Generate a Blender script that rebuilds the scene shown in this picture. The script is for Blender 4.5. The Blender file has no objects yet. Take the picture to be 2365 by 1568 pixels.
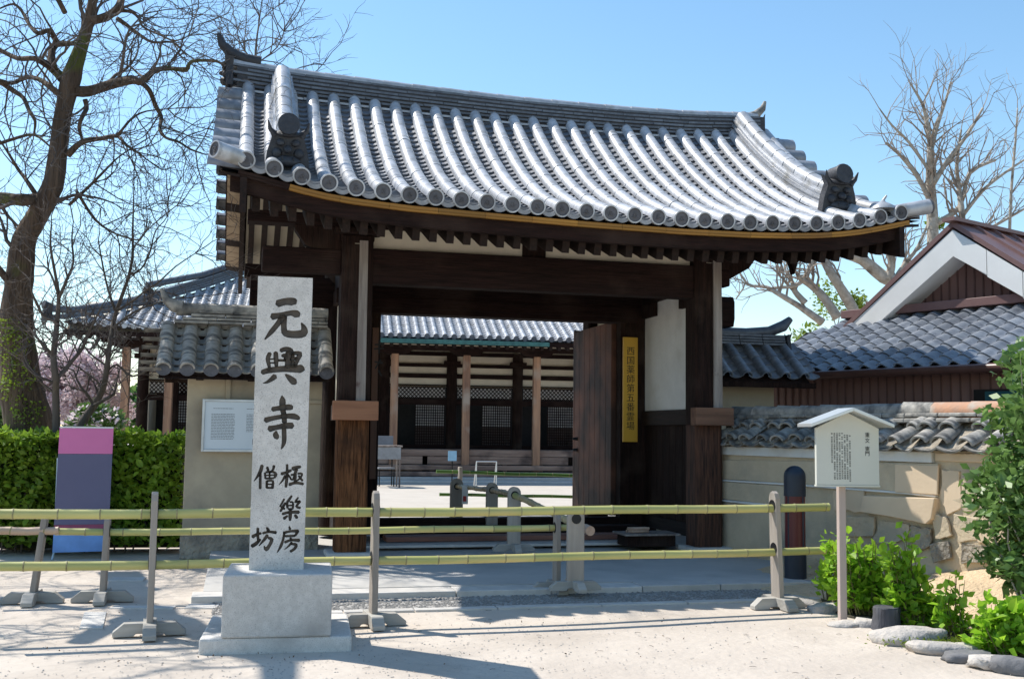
import bpy, bmesh, math, random
import numpy as np
from mathutils import Vector, Matrix, noise
sc = bpy.context.scene
C = sc.collection
PI = math.pi
R = math.radians
random.seed(7)
rng = np.random.default_rng(7)

# ------------------------------------------------------------------ camera, sky, sun, exposure
F = 2500.0; TAU = math.atan(213/2500.0); RHO = 0.013; CZ = 1.6      # focal length in pixels of a 2365 px wide picture
cam_d = bpy.data.cameras.new('camera'); cam = bpy.data.objects.new('camera', cam_d); C.objects.link(cam)
cam_d.sensor_width = 36; cam_d.lens = 36*F/2365; cam_d.clip_start = .05; cam_d.clip_end = 3000
_ex = Vector((1,0,0)); _ey = Vector((0,-math.sin(TAU),math.cos(TAU)))
_r = _ex*math.cos(RHO)+_ey*math.sin(RHO); _u = -_ex*math.sin(RHO)+_ey*math.cos(RHO); _b = _r.cross(_u)
cam.matrix_world = Matrix(((_r.x,_u.x,_b.x,0),(_r.y,_u.y,_b.y,0),(_r.z,_u.z,_b.z,CZ),(0,0,0,1)))
sc.camera = cam
SUN = Vector((-.64,.38,1.0)).normalized()
SEL = math.asin(SUN.z); SAZ = math.atan2(SUN.x, SUN.y)
W = bpy.data.worlds.new('World'); sc.world = W; W.use_nodes = True
nt = W.node_tree; bg = nt.nodes['Background']; sky = nt.nodes.new('ShaderNodeTexSky')
sky.sky_type = 'NISHITA'; sky.sun_disc = False; sky.sun_elevation = SEL; sky.sun_rotation = SAZ
sky.air_density = 1.1; sky.dust_density = .25; sky.ozone_density = 1.6; sky.altitude = 0
hsv = nt.nodes.new('ShaderNodeHueSaturation'); hsv.inputs['Saturation'].default_value = 1.12; hsv.inputs['Hue'].default_value = .492; nt.links.new(sky.outputs[0], hsv.inputs['Color']); nt.links.new(hsv.outputs[0], bg.inputs[0]); bg.inputs[1].default_value = .15
sl = bpy.data.lights.new('sun','SUN'); sl.energy = 4.6; sl.angle = R(.5); sl.color = (1,.95,.87)
so = bpy.data.objects.new('sun', sl); C.objects.link(so); so.rotation_euler = SUN.to_track_quat('Z','Y').to_euler()
sc.view_settings.view_transform = 'Standard'; sc.view_settings.look = 'None'
sc.view_settings.exposure = .42; sc.view_settings.gamma = 1; sc.view_settings.use_curve_mapping = False

# ------------------------------------------------------------------ measuring helpers: pixel rays met with real planes
def ray(u, v):
    x = u-1182.5; y = 784-v; c, s = math.cos(RHO), math.sin(RHO); x, y = x*c-y*s, x*s+y*c
    return (x, F*math.cos(TAU)-y*math.sin(TAU), F*math.sin(TAU)+y*math.cos(TAU))
def G(u, v, z=0.0):
    r = ray(u,v); t = (z-CZ)/r[2]; return Vector((r[0]*t, r[1]*t, z))
def V(u, v, D):
    r = ray(u,v); t = D/r[1]; return Vector((r[0]*t, D, CZ+r[2]*t))
class Frame:
    def __init__(s, o, th): s.o = Vector(o); s.th = th; s.c, s.s = math.cos(th), math.sin(th)
    def w(s, a, b, z): return Vector((s.o.x+a*s.c-b*s.s, s.o.y+a*s.s+b*s.c, s.o.z*0+z))
    def loc(s, p):
        dx, dy = p[0]-s.o.x, p[1]-s.o.y; return (dx*s.c+dy*s.s, -dx*s.s+dy*s.c, p[2])
    def px(s, u, v, b=0.0):            # point of the vertical plane b seen at pixel (u,v): (a, z)
        r = ray(u,v); n = (-s.s, s.c); t = (b+s.o.x*n[0]+s.o.y*n[1])/(r[0]*n[0]+r[1]*n[1])
        l = s.loc((r[0]*t, r[1]*t, CZ+r[2]*t)); return (l[0], l[2])
    def gr(s, u, v, z=0.0):            # point of the horizontal plane z: (a, b)
        l = s.loc(G(u,v,z)); return (l[0], l[1])

# ------------------------------------------------------------------ materials
MATS = {}
def mat(name, c1, c2=None, scale=6., rough=.8, bump=.15, bscale=None, grain=None, metal=0., spec=.4, var=0., blotch=None, blotch_scale=.8, blotch_lo=.52, blotch_hi=.68, dist=.01, trans=0., speck=None, speck_scale=90, speck_th=.66):
    if name in MATS: return MATS[name]
    m = bpy.data.materials.new(name); m.use_nodes = True; t = m.node_tree; N = t.nodes; L = t.links
    b = N['Principled BSDF']; b.inputs['Roughness'].default_value = rough; b.inputs['Metallic'].default_value = metal
    b.inputs['Specular IOR Level'].default_value = spec
    c2 = c2 or tuple(x*.7 for x in c1)
    tc = N.new('ShaderNodeTexCoord'); oi = N.new('ShaderNodeObjectInfo')
    mp = N.new('ShaderNodeMapping'); L.new(tc.outputs['Object'], mp.inputs[0])
    sm = N.new('ShaderNodeMath'); sm.operation = 'MULTIPLY'; sm.inputs[1].default_value = 37.; L.new(oi.outputs['Random'], sm.inputs[0]); L.new(sm.outputs[0], mp.inputs['Location'])
    g = {None:(1,1,1), 'x':(.08,1,1), 'y':(1,.08,1), 'z':(1,1,.08)}[grain]; mp.inputs['Scale'].default_value = g
    n = N.new('ShaderNodeTexNoise'); n.inputs['Scale'].default_value = scale; n.inputs['Detail'].default_value = 7; n.inputs['Roughness'].default_value = .62
    L.new(mp.outputs[0], n.inputs['Vector'])
    cr = N.new('ShaderNodeValToRGB'); cr.color_ramp.elements[0].position = .33; cr.color_ramp.elements[1].position = .68
    cr.color_ramp.elements[0].color = (*c2,1); cr.color_ramp.elements[1].color = (*c1,1); L.new(n.outputs['Fac'], cr.inputs[0]); col = cr.outputs[0]
    if blotch:
        n2 = N.new('ShaderNodeTexNoise'); n2.inputs['Scale'].default_value = blotch_scale; n2.inputs['Detail'].default_value = 5; L.new(tc.outputs['Object'], n2.inputs['Vector'])
        mr = N.new('ShaderNodeMapRange'); mr.inputs[1].default_value = blotch_lo; mr.inputs[2].default_value = blotch_hi; L.new(n2.outputs['Fac'], mr.inputs[0])
        mx = N.new('ShaderNodeMix'); mx.data_type = 'RGBA'; L.new(mr.outputs[0], mx.inputs[0]); L.new(col, mx.inputs[6]); mx.inputs[7].default_value = (*blotch,1); col = mx.outputs[2]
    if speck:
        n3 = N.new('ShaderNodeTexNoise'); n3.inputs['Scale'].default_value = speck_scale; n3.inputs['Detail'].default_value = 2; L.new(tc.outputs['Object'], n3.inputs['Vector'])
        mr = N.new('ShaderNodeMapRange'); mr.inputs[1].default_value = speck_th; mr.inputs[2].default_value = speck_th+.06; L.new(n3.outputs['Fac'], mr.inputs[0])
        mx = N.new('ShaderNodeMix'); mx.data_type = 'RGBA'; L.new(mr.outputs[0], mx.inputs[0]); L.new(col, mx.inputs[6]); mx.inputs[7].default_value = (*speck,1); col = mx.outputs[2]
    if var:
        hv = N.new('ShaderNodeHueSaturation'); mr = N.new('ShaderNodeMapRange'); mr.inputs[3].default_value = 1-var; mr.inputs[4].default_value = 1+var*.6
        L.new(oi.outputs['Random'], mr.inputs[0]); L.new(mr.outputs[0], hv.inputs['Value']); L.new(col, hv.inputs['Color']); col = hv.outputs[0]
    L.new(col, b.inputs['Base Color'])
    if bump:
        nb = N.new('ShaderNodeTexNoise'); nb.inputs['Scale'].default_value = bscale or scale*4; nb.inputs['Detail'].default_value = 6; L.new(mp.outputs[0], nb.inputs['Vector'])
        bp = N.new('ShaderNodeBump'); bp.inputs['Strength'].default_value = bump; bp.inputs['Distance'].default_value = dist*2
        L.new(nb.outputs['Fac'], bp.inputs['Height']); L.new(bp.outputs[0], b.inputs['Normal'])
    if trans:
        tr = N.new('ShaderNodeBsdfTranslucent'); L.new(col, tr.inputs[0]); ms = N.new('ShaderNodeMixShader'); ms.inputs[0].default_value = trans
        L.new(b.outputs[0], ms.inputs[1]); L.new(tr.outputs[0], ms.inputs[2]); L.new(ms.outputs[0], N['Material Output'].inputs[0])
    MATS[name] = m; return m
m_tile = mat('silver_roof_tile', (.52,.53,.555), (.34,.35,.375), 6, .40, .12, 40, metal=.12, spec=.55, var=.2, blotch=(.27,.265,.25), blotch_scale=4.5, blotch_lo=.52, blotch_hi=.72)
m_pan = mat('shaded_pan_tile', (.30,.315,.345), (.17,.18,.205), 8, .45, .12, 40, metal=.12, spec=.5, var=.25)  # darker than the cover tiles: shade between rows put into the colour
m_tiled = mat('dark_ridge_tile', (.14,.16,.19), (.07,.08,.10), 9, .5, .15, 40, metal=.15, spec=.5, var=.25)
m_capf = mat('eave_cap_face', (.13,.13,.145), (.085,.085,.095), 14, .8, .2, 60, var=.15)
m_oni = mat('dark_ogre_tile', (.05,.052,.06), (.025,.026,.032), 12, .6, .4, 30, spec=.4)
m_otile = mat('weathered_grey_tile', (.42,.395,.35), (.20,.195,.185), 9, .7, .3, 30, var=.3, blotch=(.08,.08,.078), blotch_scale=6, blotch_lo=.48, blotch_hi=.7)
m_btile = mat('blue_grey_pantile', (.26,.285,.32), (.14,.155,.185), 8, .5, .12, 40, metal=.1, spec=.5, var=.25)
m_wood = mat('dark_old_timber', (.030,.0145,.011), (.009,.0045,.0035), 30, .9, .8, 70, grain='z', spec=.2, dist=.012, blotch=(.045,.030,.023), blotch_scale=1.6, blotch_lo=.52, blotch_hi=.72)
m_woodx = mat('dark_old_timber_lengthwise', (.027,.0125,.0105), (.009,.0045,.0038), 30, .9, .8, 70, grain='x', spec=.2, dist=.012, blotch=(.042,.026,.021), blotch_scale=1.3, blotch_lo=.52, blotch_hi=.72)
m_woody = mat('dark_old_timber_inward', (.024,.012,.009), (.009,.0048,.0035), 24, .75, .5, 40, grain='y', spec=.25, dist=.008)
m_weath = mat('weathered_brown_timber', (.25,.105,.045), (.016,.007,.004), 34, .9, 1., 60, grain='z', spec=.15, dist=.02, blotch=(.05,.025,.015), blotch_scale=1.6, blotch_lo=.5, blotch_hi=.65)
m_grey = mat('grey_bleached_timber', (.34,.30,.27), (.17,.14,.125), 14, .85, .5, 50, grain='z', spec=.2, blotch=(.10,.06,.05), blotch_scale=3, blotch_lo=.6, blotch_hi=.66)
m_nose = mat('fresh_brown_timber', (.32,.15,.08), (.20,.085,.045), 10, .8, .3, 40, grain='x')
m_ochre = mat('ochre_eave_board', (.42,.205,.03), (.24,.11,.02), 6, .6, .2, 40, grain='x', var=.35)
m_cream = mat('cream_plaster', (.78,.70,.56), (.66,.59,.47), 3, .9, .1, 20)
m_whitep = mat('white_plaster', (.76,.75,.72), (.66,.65,.62), 3, .9, .12, 20, blotch=(.55,.52,.46), blotch_scale=1.7, blotch_lo=.52, blotch_hi=.75)
m_khaki = mat('khaki_plaster', (.46,.39,.28), (.38,.32,.23), 2, .92, .2, 18, blotch=(.27,.235,.18), blotch_scale=1.8, blotch_lo=.46, blotch_hi=.7)
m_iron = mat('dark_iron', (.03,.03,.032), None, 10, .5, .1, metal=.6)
m_gran = mat('pale_granite', (.66,.63,.59), (.54,.515,.48), 22, .85, .25, 80, speck=(.32,.30,.285), speck_scale=170, speck_th=.60, blotch=(.42,.40,.375), blotch_scale=2.6, blotch_lo=.5, blotch_hi=.75)
m_carve = mat('carved_letter_cut', (.12,.10,.08), (.05,.042,.036), 10, .95, .3, 50)
m_sand = mat('pale_sand_ground', (.57,.50,.425), (.49,.425,.36), 1.1, .95, .35, 12, blotch=(.43,.37,.31), blotch_scale=.9, blotch_lo=.48, blotch_hi=.72, speck=(.32,.28,.24), speck_scale=34, speck_th=.745, dist=.02)
m_court = mat('bright_courtyard_gravel', (.53,.48,.42), (.46,.415,.36), 1.5, .95, .4, 30)
m_conc = mat('smooth_concrete_apron', (.52,.50,.47), (.44,.425,.40), 1.5, .85, .1, 40, blotch=(.38,.37,.35), blotch_scale=.9)
m_kerb = mat('pale_edging_stone', (.60,.57,.53), (.48,.46,.43), 5, .9, .3, 30, var=.12)
m_grav = mat('grey_gravel', (.42,.40,.37), (.24,.23,.22), 30, .95, .6, 40, var=.3)
m_rock = mat('garden_rock', (.55,.50,.45), (.40,.37,.34), 4, .9, .6, 14, blotch=(.30,.28,.27), blotch_scale=2.5, var=.15, dist=.03)
m_stump = mat('dark_slate_stump', (.10,.10,.11), (.05,.05,.06), 9, .85, .7, 30, grain='z')
m_bamboo = mat('green_yellow_bamboo', (.56,.50,.19), (.32,.34,.11), 2.2, .42, .06, 30, grain='x', spec=.5, var=.12, blotch=(.56,.44,.18), blotch_scale=.9, blotch_lo=.5, blotch_hi=.75)
m_bambooL = mat('faded_tan_bamboo', (.50,.42,.24), (.36,.27,.15), 2.2, .5, .06, 30, grain='x', var=.12, blotch=(.40,.42,.16), blotch_scale=1.2)
m_bpink = mat('dry_pinkish_bamboo', (.58,.42,.32), (.42,.30,.2), 2.2, .5, .06, 30, grain='x')
m_bgreen = mat('deep_green_bamboo', (.10,.20,.03), (.06,.13,.02), 2.2, .45, .06, 30, grain='x')
m_node = mat('bamboo_node_ring', (.34,.31,.15), (.18,.15,.07), 20, .6, .1)
m_stand = mat('grey_stand_timber', (.40,.35,.30), (.27,.235,.205), 9, .85, .4, 40, grain='z', var=.15)
m_foot = mat('pale_stand_foot_timber', (.44,.42,.38), (.32,.30,.27), 9, .85, .3, 40, grain='x', var=.12)
m_bark = mat('mossy_brown_bark', (.17,.12,.085), (.055,.038,.028), 9, .95, 1., 22, grain='z', blotch=(.10,.11,.03), blotch_scale=1.3, blotch_lo=.58, blotch_hi=.66, dist=.05)
m_twig = mat('dark_grey_twig_bark', (.13,.11,.10), (.07,.058,.054), 6, .9, .3)
m_bark2 = mat('grey_brown_bark', (.13,.11,.095), (.07,.058,.05), 10, .9, .6, 20, grain='z')
m_bark3 = mat('pale_grey_bark', (.48,.43,.36), (.27,.235,.19), 7, .9, .5, 14, blotch=(.16,.13,.10), blotch_scale=2.2, blotch_lo=.57, blotch_hi=.66)
m_twig3 = mat('pale_brown_twig_bark', (.34,.29,.24), (.22,.18,.15), 7, .9, .3)
def leafmat(name, a, b, tr=.45, rough=.48): return mat(name, a, b, 2.5, rough, 0, spec=.5, trans=tr, var=.25)
m_lhedge = leafmat('glossy_hedge_leaf', (.36,.52,.05), (.10,.22,.025), .55)
m_lbright = leafmat('bright_spring_leaf', (.42,.66,.05), (.20,.42,.03), .55)
m_lcam = leafmat('camellia_leaf', (.22,.36,.09), (.07,.16,.04), .35, .42)
m_lyel = leafmat('yellowed_leaf', (.55,.38,.05), (.40,.22,.03))
m_blos = leafmat('pale_pink_blossom', (.85,.74,.76), (.72,.58,.62), .4, .9)
m_moss = leafmat('yellow_green_moss', (.25,.33,.03), (.13,.20,.02))
m_brown = mat('brown_metal_siding', (.27,.155,.135), (.22,.125,.108), 3, .6, .05, 20, grain='z', blotch=(.18,.10,.088), blotch_scale=.8)
m_brroof = mat('brown_metal_roof', (.22,.13,.12), (.18,.10,.095), 3, .5, .05)
m_wpaint = mat('white_painted_board', (.82,.82,.80), (.76,.76,.74), 3, .7, .03)
m_earth = mat('sandy_earth_bank', (.68,.52,.34), (.56,.42,.27), 5, .97, .8, 22, blotch=(.52,.40,.26), blotch_scale=1.5, dist=.04)
m_daub = mat('old_wall_plaster', (.63,.52,.37), (.53,.43,.30), 3, .93, .3, 25, blotch=(.36,.32,.25), blotch_scale=1.1, var=.08, dist=.02)
m_daub2 = mat('crumbling_grey_daub', (.42,.37,.29), (.29,.25,.20), 6, .95, .8, 18, blotch=(.20,.18,.15), blotch_scale=2.2, dist=.04)
m_daub3 = mat('pale_wall_panel', (.70,.55,.39), (.63,.49,.34), 2, .9, .1, 25)
m_soil = mat('dark_garden_soil', (.10,.085,.06), (.05,.045,.03), 12, .97, .9, 40)

# ------------------------------------------------------------------ mesh builder
class MB:
    def __init__(s): s.v = []; s.f = []; s.mi = []; s.xf = None
    def add(s, vs, fs, mi=0):
        n = len(s.v)
        if s.xf is not None: vs = [tuple(s.xf @ Vector(p)) for p in vs]
        s.v += [tuple(p) for p in vs]; s.f += [tuple(i+n for i in f) for f in fs]; s.mi += [mi]*len(fs)
    def box(s, x0, x1, y0, y1, z0, z1, mi=0):
        s.add([(x0,y0,z0),(x1,y0,z0),(x1,y1,z0),(x0,y1,z0),(x0,y0,z1),(x1,y0,z1),(x1,y1,z1),(x0,y1,z1)],
              [(0,3,2,1),(4,5,6,7),(0,1,5,4),(1,2,6,5),(2,3,7,6),(3,0,4,7)], mi)
    def beam(s, p, q, w, h, mi=0, up=(0,0,1)):
        p, q = Vector(p), Vector(q); d = (q-p).normalized(); sd = d.cross(Vector(up)).normalized()*w/2; u = sd.cross(d).normalized()*h/2
        vs = [p-sd-u,p+sd-u,p+sd+u,p-sd+u,q-sd-u,q+sd-u,q+sd+u,q-sd+u]
        s.add(vs, [(0,1,2,3),(7,6,5,4),(1,0,4,5),(2,1,5,6),(3,2,6,7),(0,3,7,4)], mi)
    def tube(s, pts, rads, n=8, mi=0, cap=True, ph=0.):
        pts = [Vector(p) for p in pts]; k = len(pts); rads = rads if hasattr(rads,'__len__') else [rads]*k
        rings = []; prev = None
        for i in range(k):
            d = (pts[min(i+1,k-1)]-pts[max(i-1,0)])
            if d.length < 1e-9: d = Vector((0,0,1))
            d.normalize()
            if prev is None:
                a = Vector((0,0,1)) if abs(d.z) < .9 else Vector((1,0,0)); x = a.cross(d).normalized()
            else:
                x = (prev-d*prev.dot(d)); x = x.normalized() if x.length > 1e-6 else Vector((1,0,0)).cross(d).normalized()
            prev = x; y = d.cross(x)
            rings.append([pts[i]+(x*math.cos(ph+2*PI*j/n)+y*math.sin(ph+2*PI*j/n))*rads[i] for j in range(n)])
        vs = [p for r in rings for p in r]; fs = []
        for i in range(k-1):
            for j in range(n):
                j2 = (j+1) % n; fs.append((i*n+j, i*n+j2, (i+1)*n+j2, (i+1)*n+j))
        if cap: fs.append(tuple(range(n-1,-1,-1))); fs.append(tuple((k-1)*n+j for j in range(n)))
        s.add(vs, fs, mi)
    def prism(s, poly, fn, d0, d1, mi=0):       # poly of 2D points, fn(x,y,d)->3D
        n = len(poly); vs = [fn(x,y,d0) for x,y in poly]+[fn(x,y,d1) for x,y in poly]
        fs = [tuple(range(n)), tuple(range(2*n-1,n-1,-1))]+[(i,i+n,(i+1)%n+n,(i+1)%n) for i in range(n)]
        s.add(vs, fs, mi)
    def grid(s, P, mi=0):                        # P[i][j] points
        n, m = len(P), len(P[0]); vs = [p for r in P for p in r]
        s.add(vs, [(i*m+j,(i+1)*m+j,(i+1)*m+j+1,i*m+j+1) for i in range(n-1) for j in range(m-1)], mi)
    def mesh(s, name, mats, smooth=False, fix=True):
        me = bpy.data.meshes.new(name); me.from_pydata(s.v, [], s.f)
        for m in (mats if isinstance(mats,(list,tuple)) else [mats]): me.materials.append(m)
        if any(s.mi): me.polygons.foreach_set('material_index', s.mi)
        if fix:
            bm = bmesh.new(); bm.from_mesh(me); bmesh.ops.recalc_face_normals(bm, faces=bm.faces); bm.to_mesh(me); bm.free()
        if smooth: me.polygons.foreach_set('use_smooth', [True]*len(me.polygons))
        me.update(); return me
    def obj(s, name, mats, parent=None, smooth=False, bevel=0, fix=True, kind=None, seg=2, label=None):
        o = bpy.data.objects.new(name, s.mesh(name, mats, smooth, fix)); C.objects.link(o)
        if parent: o.parent = parent
        if bevel:
            md = o.modifiers.new('bevel','BEVEL'); md.width = bevel; md.segments = seg; md.limit_method = 'ANGLE'; md.angle_limit = R(35)
        if smooth and bevel == 0 and smooth != 'all':
            try: o.data.set_sharp_from_angle(angle=R(40))
            except Exception: pass
        if kind: o['kind'] = kind
        if label: o['label'] = label
        return o
def thing(name, label, cat, loc=(0,0,0), rz=0, group=None):
    o = bpy.data.objects.new(name, None); C.objects.link(o); o.location = loc; o.rotation_euler = (0,0,rz); o.empty_display_size = .2
    o['label'] = label; o['category'] = cat
    if group: o['group'] = group
    return o
def tag(o, label, cat, group=None):
    o['label'] = label; o['category'] = cat
    if group: o['group'] = group
    return o
def inst(me, name, parent, M, kind=None):
    o = bpy.data.objects.new(name, me); C.objects.link(o); o.parent = parent; o.matrix_local = M; return o
def bx(name, parent, m, x0, x1, y0, y1, z0, z1, bevel=.008, label=None):
    b = MB(); b.box(min(x0,x1),max(x0,x1),min(y0,y1),max(y0,y1),min(z0,z1),max(z0,z1)); return b.obj(name, m, parent, bevel=bevel, label=label)
def basis(o, x, y, z):
    return Matrix(((x[0],y[0],z[0],o[0]),(x[1],y[1],z[1],o[1]),(x[2],y[2],z[2],o[2]),(0,0,0,1)))
def lerp(tab, x):
    if x <= tab[0][0]: return tab[0][1]+(x-tab[0][0])*(tab[1][1]-tab[0][1])/(tab[1][0]-tab[0][0])
    for (x0,y0),(x1,y1) in zip(tab, tab[1:]):
        if x <= x1: return y0+(y1-y0)*(x-x0)/(x1-x0)
    (x0,y0),(x1,y1) = tab[-2:]; return y1+(x-x1)*(y1-y0)/(x1-x0)
def jit(s): return random.uniform(-s, s)
def half_pipe(r0, r1, L, n=10, th=.02, flat=1.0):  # cover tile: axis +y, convex +z, length L, open below
    b = MB(); P = []
    for y, r in ((0,r0),(L,r1)):
        P.append([(r*math.cos(a), y, r*math.sin(a)*flat) for a in [PI*i/n for i in range(n+1)]])
    b.grid(P); Q = []
    for y, r in ((0,r0-th),(L,r1-th)):
        Q.append([(r*math.cos(a), y, r*math.sin(a)*flat) for a in [PI*i/n for i in range(n+1)]])
    b.grid([Q[1],Q[0]]); b.grid([Q[0],P[0]]); b.grid([P[1],Q[1]])
    return b
def pan(wd, L, sag=.05, th=.018, n=6, lift=.022):   # concave pan tile, lower end at y=0 lifted
    b = MB()
    prof = [(-wd/2+wd*i/n) for i in range(n+1)]
    top = [[(x, y, -sag*(1-(2*x/wd)**2)+zl) for x in prof] for y, zl in ((0,lift),(L,0))]
    bot = [[(x, y, z-th) for x, y, z in r] for r in top]
    b.grid(top); b.grid([bot[0], top[0]]); return b

# ------------------------------------------------------------------ brush strokes
def ribbon(pts, k=5):
    """outline polygon of a brush stroke given (x,y,width) points"""
    P = []
    for i in range(len(pts)-1):
        p0, p1, p2, p3 = pts[max(i-1,0)], pts[i], pts[i+1], pts[min(i+2,len(pts)-1)]
        for j in range(3):
            t = j/3; P.append(tuple(.5*((2*b)+(-a+c)*t+(2*a-5*b+4*c-d)*t*t+(-a+3*b-3*c+d)*t**3) for a,b,c,d in zip(p0,p1,p2,p3)))
    P.append(tuple(float(x) for x in pts[-1]))
    Lf, Rt = [], []
    for i,(x,y,w) in enumerate(P):
        a, b = P[max(i-1,0)], P[min(i+1,len(P)-1)]; dx, dy = b[0]-a[0], b[1]-a[1]; l = math.hypot(dx,dy) or 1; nx, ny = -dy/l, dx/l
        w = max(w, 3); Lf.append((x+nx*w/2, y+ny*w/2)); Rt.append((x-nx*w/2, y-ny*w/2))
    x, y, w = P[-1]; a = P[-2]; l = math.hypot(x-a[0],y-a[1]) or 1; tipe = (x+(x-a[0])/l*w*.3, y+(y-a[1])/l*w*.3)
    x, y, w = P[0]; a = P[1]; l = math.hypot(x-a[0],y-a[1]) or 1; tips = (x+(x-a[0])/l*w*.3, y+(y-a[1])/l*w*.3)
    return Lf+[tipe]+Rt[::-1]+[tips]
KA, KB, KC = (940,1000,280/1045), (940,1400,280/1372), (920,1700,300/1120)
STROKES = [
 (KA, [[(375,520,90),(480,490,85),(590,490,95),(620,505,80)],[(300,700,85),(420,680,65),(560,650,65),(640,665,95),(670,690,60)],
  [(450,700,80),(380,800,65),(290,910,60),(200,1015,20)],[(465,700,80),(465,850,70),(490,930,85),(620,950,90),(740,930,95),(745,860,70),(710,790,20)],
  [(270,1210,50),(240,1290,55),(260,1400,40),(250,1450,30)],[(350,1200,55),(355,1290,60),(360,1390,45)],[(275,1295,20),(335,1290,18)],[(275,1345,20),(335,1345,20)],
  [(420,1175,50),(490,1155,60),(560,1180,70),(575,1230,40)],[(530,1200,75),(520,1400,75)],[(440,1250,40),(485,1240,45),(480,1300,35)],[(390,1310,32),(480,1312,34)],
  [(590,1230,45),(590,1400,45)],[(600,1210,45),(690,1220,60),(660,1290,55),(620,1400,35)],[(560,1300,40),(640,1280,40)],
  [(160,1480,60),(260,1450,70),(450,1430,75),(640,1430,90),(700,1430,100),(740,1440,60)]]),
 (KB, [[(450,50,90),(380,110,70),(300,160,45),(225,180,10)],[(640,20,30),(700,70,80),(790,150,110),(830,180,60)],
  [(576,410,20),(585,500,100),(585,640,90),(612,760,85),(620,900,80)],[(400,660,80),(500,640,75),(700,620,95),(755,640,80)],
  [(270,860,90),(420,820,75),(640,785,75),(800,790,95),(890,830,60)],[(340,1020,100),(480,990,80),(640,960,95),(770,960,100)],
  [(612,980,75),(615,1230,75),(590,1330,50),(560,1390,15)],[(470,1060,30),(460,1120,90),(480,1180,80),(485,1210,20)]]),
 (KC, [[(585,155,30),(585,300,35),(575,400,40),(568,470,30)],[(505,285,40),(570,265,35),(640,235,35)],[(560,310,35),(520,380,25),(470,435,8)],[(600,300,25),(635,345,25)],
  [(660,215,50),(720,195,45),(775,185,30)],[(720,220,40),(700,270,38),(700,340,35),(690,405,30)],[(640,300,26),(685,300,26),(665,365,26),(628,350,22)],
  [(735,280,26),(795,285,28),(765,345,25),(715,385,20)],[(745,310,25),(800,380,30)],[(615,435,40),(700,410,35),(810,425,35)],
  [(650,590,25),(610,650,35),(585,690,30),(590,760,30)],[(625,680,22),(665,685,25),(660,770,30),(600,775,25)],[(600,728,20),(655,725,20)],
  [(545,635,25),(510,700,25),(485,740,20)],[(560,690,30),(520,760,35),(490,810,25)],[(495,740,20),(550,775,28)],
  [(740,615,20),(700,680,30),(760,660,20)],[(770,670,25),(715,740,32),(770,760,30)],[(520,845,35),(620,820,35),(750,820,45)],
  [(630,790,35),(628,870,45),(625,935,30)],[(590,870,25),(540,910,40)],[(695,860,35),(725,900,40)],
  [(615,1020,20),(625,1060,35)],[(535,1110,35),(640,1085,30),(740,1085,45)],[(735,1090,35),(695,1150,30)],[(560,1155,28),(690,1150,30)],
  [(545,1110,30),(530,1200,30),(495,1300,35),(445,1385,10)],[(555,1240,35),(640,1210,30),(755,1215,45)],[(630,1180,30),(650,1210,25)],
  [(650,1240,30),(610,1290,25),(545,1345,8)],[(640,1265,25),(710,1275,40),(690,1330,35),(630,1370,35)],
  [(235,165,40),(215,240,45),(170,320,30),(120,388,8)],[(212,270,30),(208,400,35),(208,490,35)],[(305,190,30),(320,235,35)],[(400,170,35),(390,220,30),(350,265,20)],
  [(275,270,25),(280,350,25)],[(290,262,28),(380,255,30),(430,290,35),(405,340,28)],[(285,350,24),(395,345,24)],[(340,260,22),(340,350,22)],[(290,305,18),(410,300,18)],
  [(300,385,30),(300,480,32)],[(305,385,25),(385,385,30),(378,485,36)],[(300,430,20),(375,430,20)],[(300,478,26),(370,480,26)],
  [(175,1045,35),(175,1150,35),(185,1230,35)],[(100,1165,45),(160,1130,35),(220,1115,30)],[(90,1295,45),(150,1260,45),(210,1200,30)],
  [(300,1035,25),(325,1080,45)],[(245,1115,30),(330,1095,30),(430,1105,40)],[(310,1140,40),(260,1210,35),(190,1290,12)],
  [(320,1180,30),(370,1200,45),(340,1280,40),(290,1340,50),(262,1290,10)]])]
def text_mesh(body, size, name, m, parent, M, ext=.001, space=1.0):
    cu = bpy.data.curves.new(name,'FONT'); cu.body = body; cu.size = size; cu.align_x = 'CENTER'; cu.align_y = 'CENTER'; cu.extrude = ext; cu.space_line = space
    to = bpy.data.objects.new(name, cu); C.objects.link(to); dg = bpy.context.evaluated_depsgraph_get()
    me = bpy.data.meshes.new_from_object(to.evaluated_get(dg)); bpy.data.objects.remove(to); me.materials.clear(); me.materials.append(m)
    return inst(me, name, parent, M)

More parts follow.
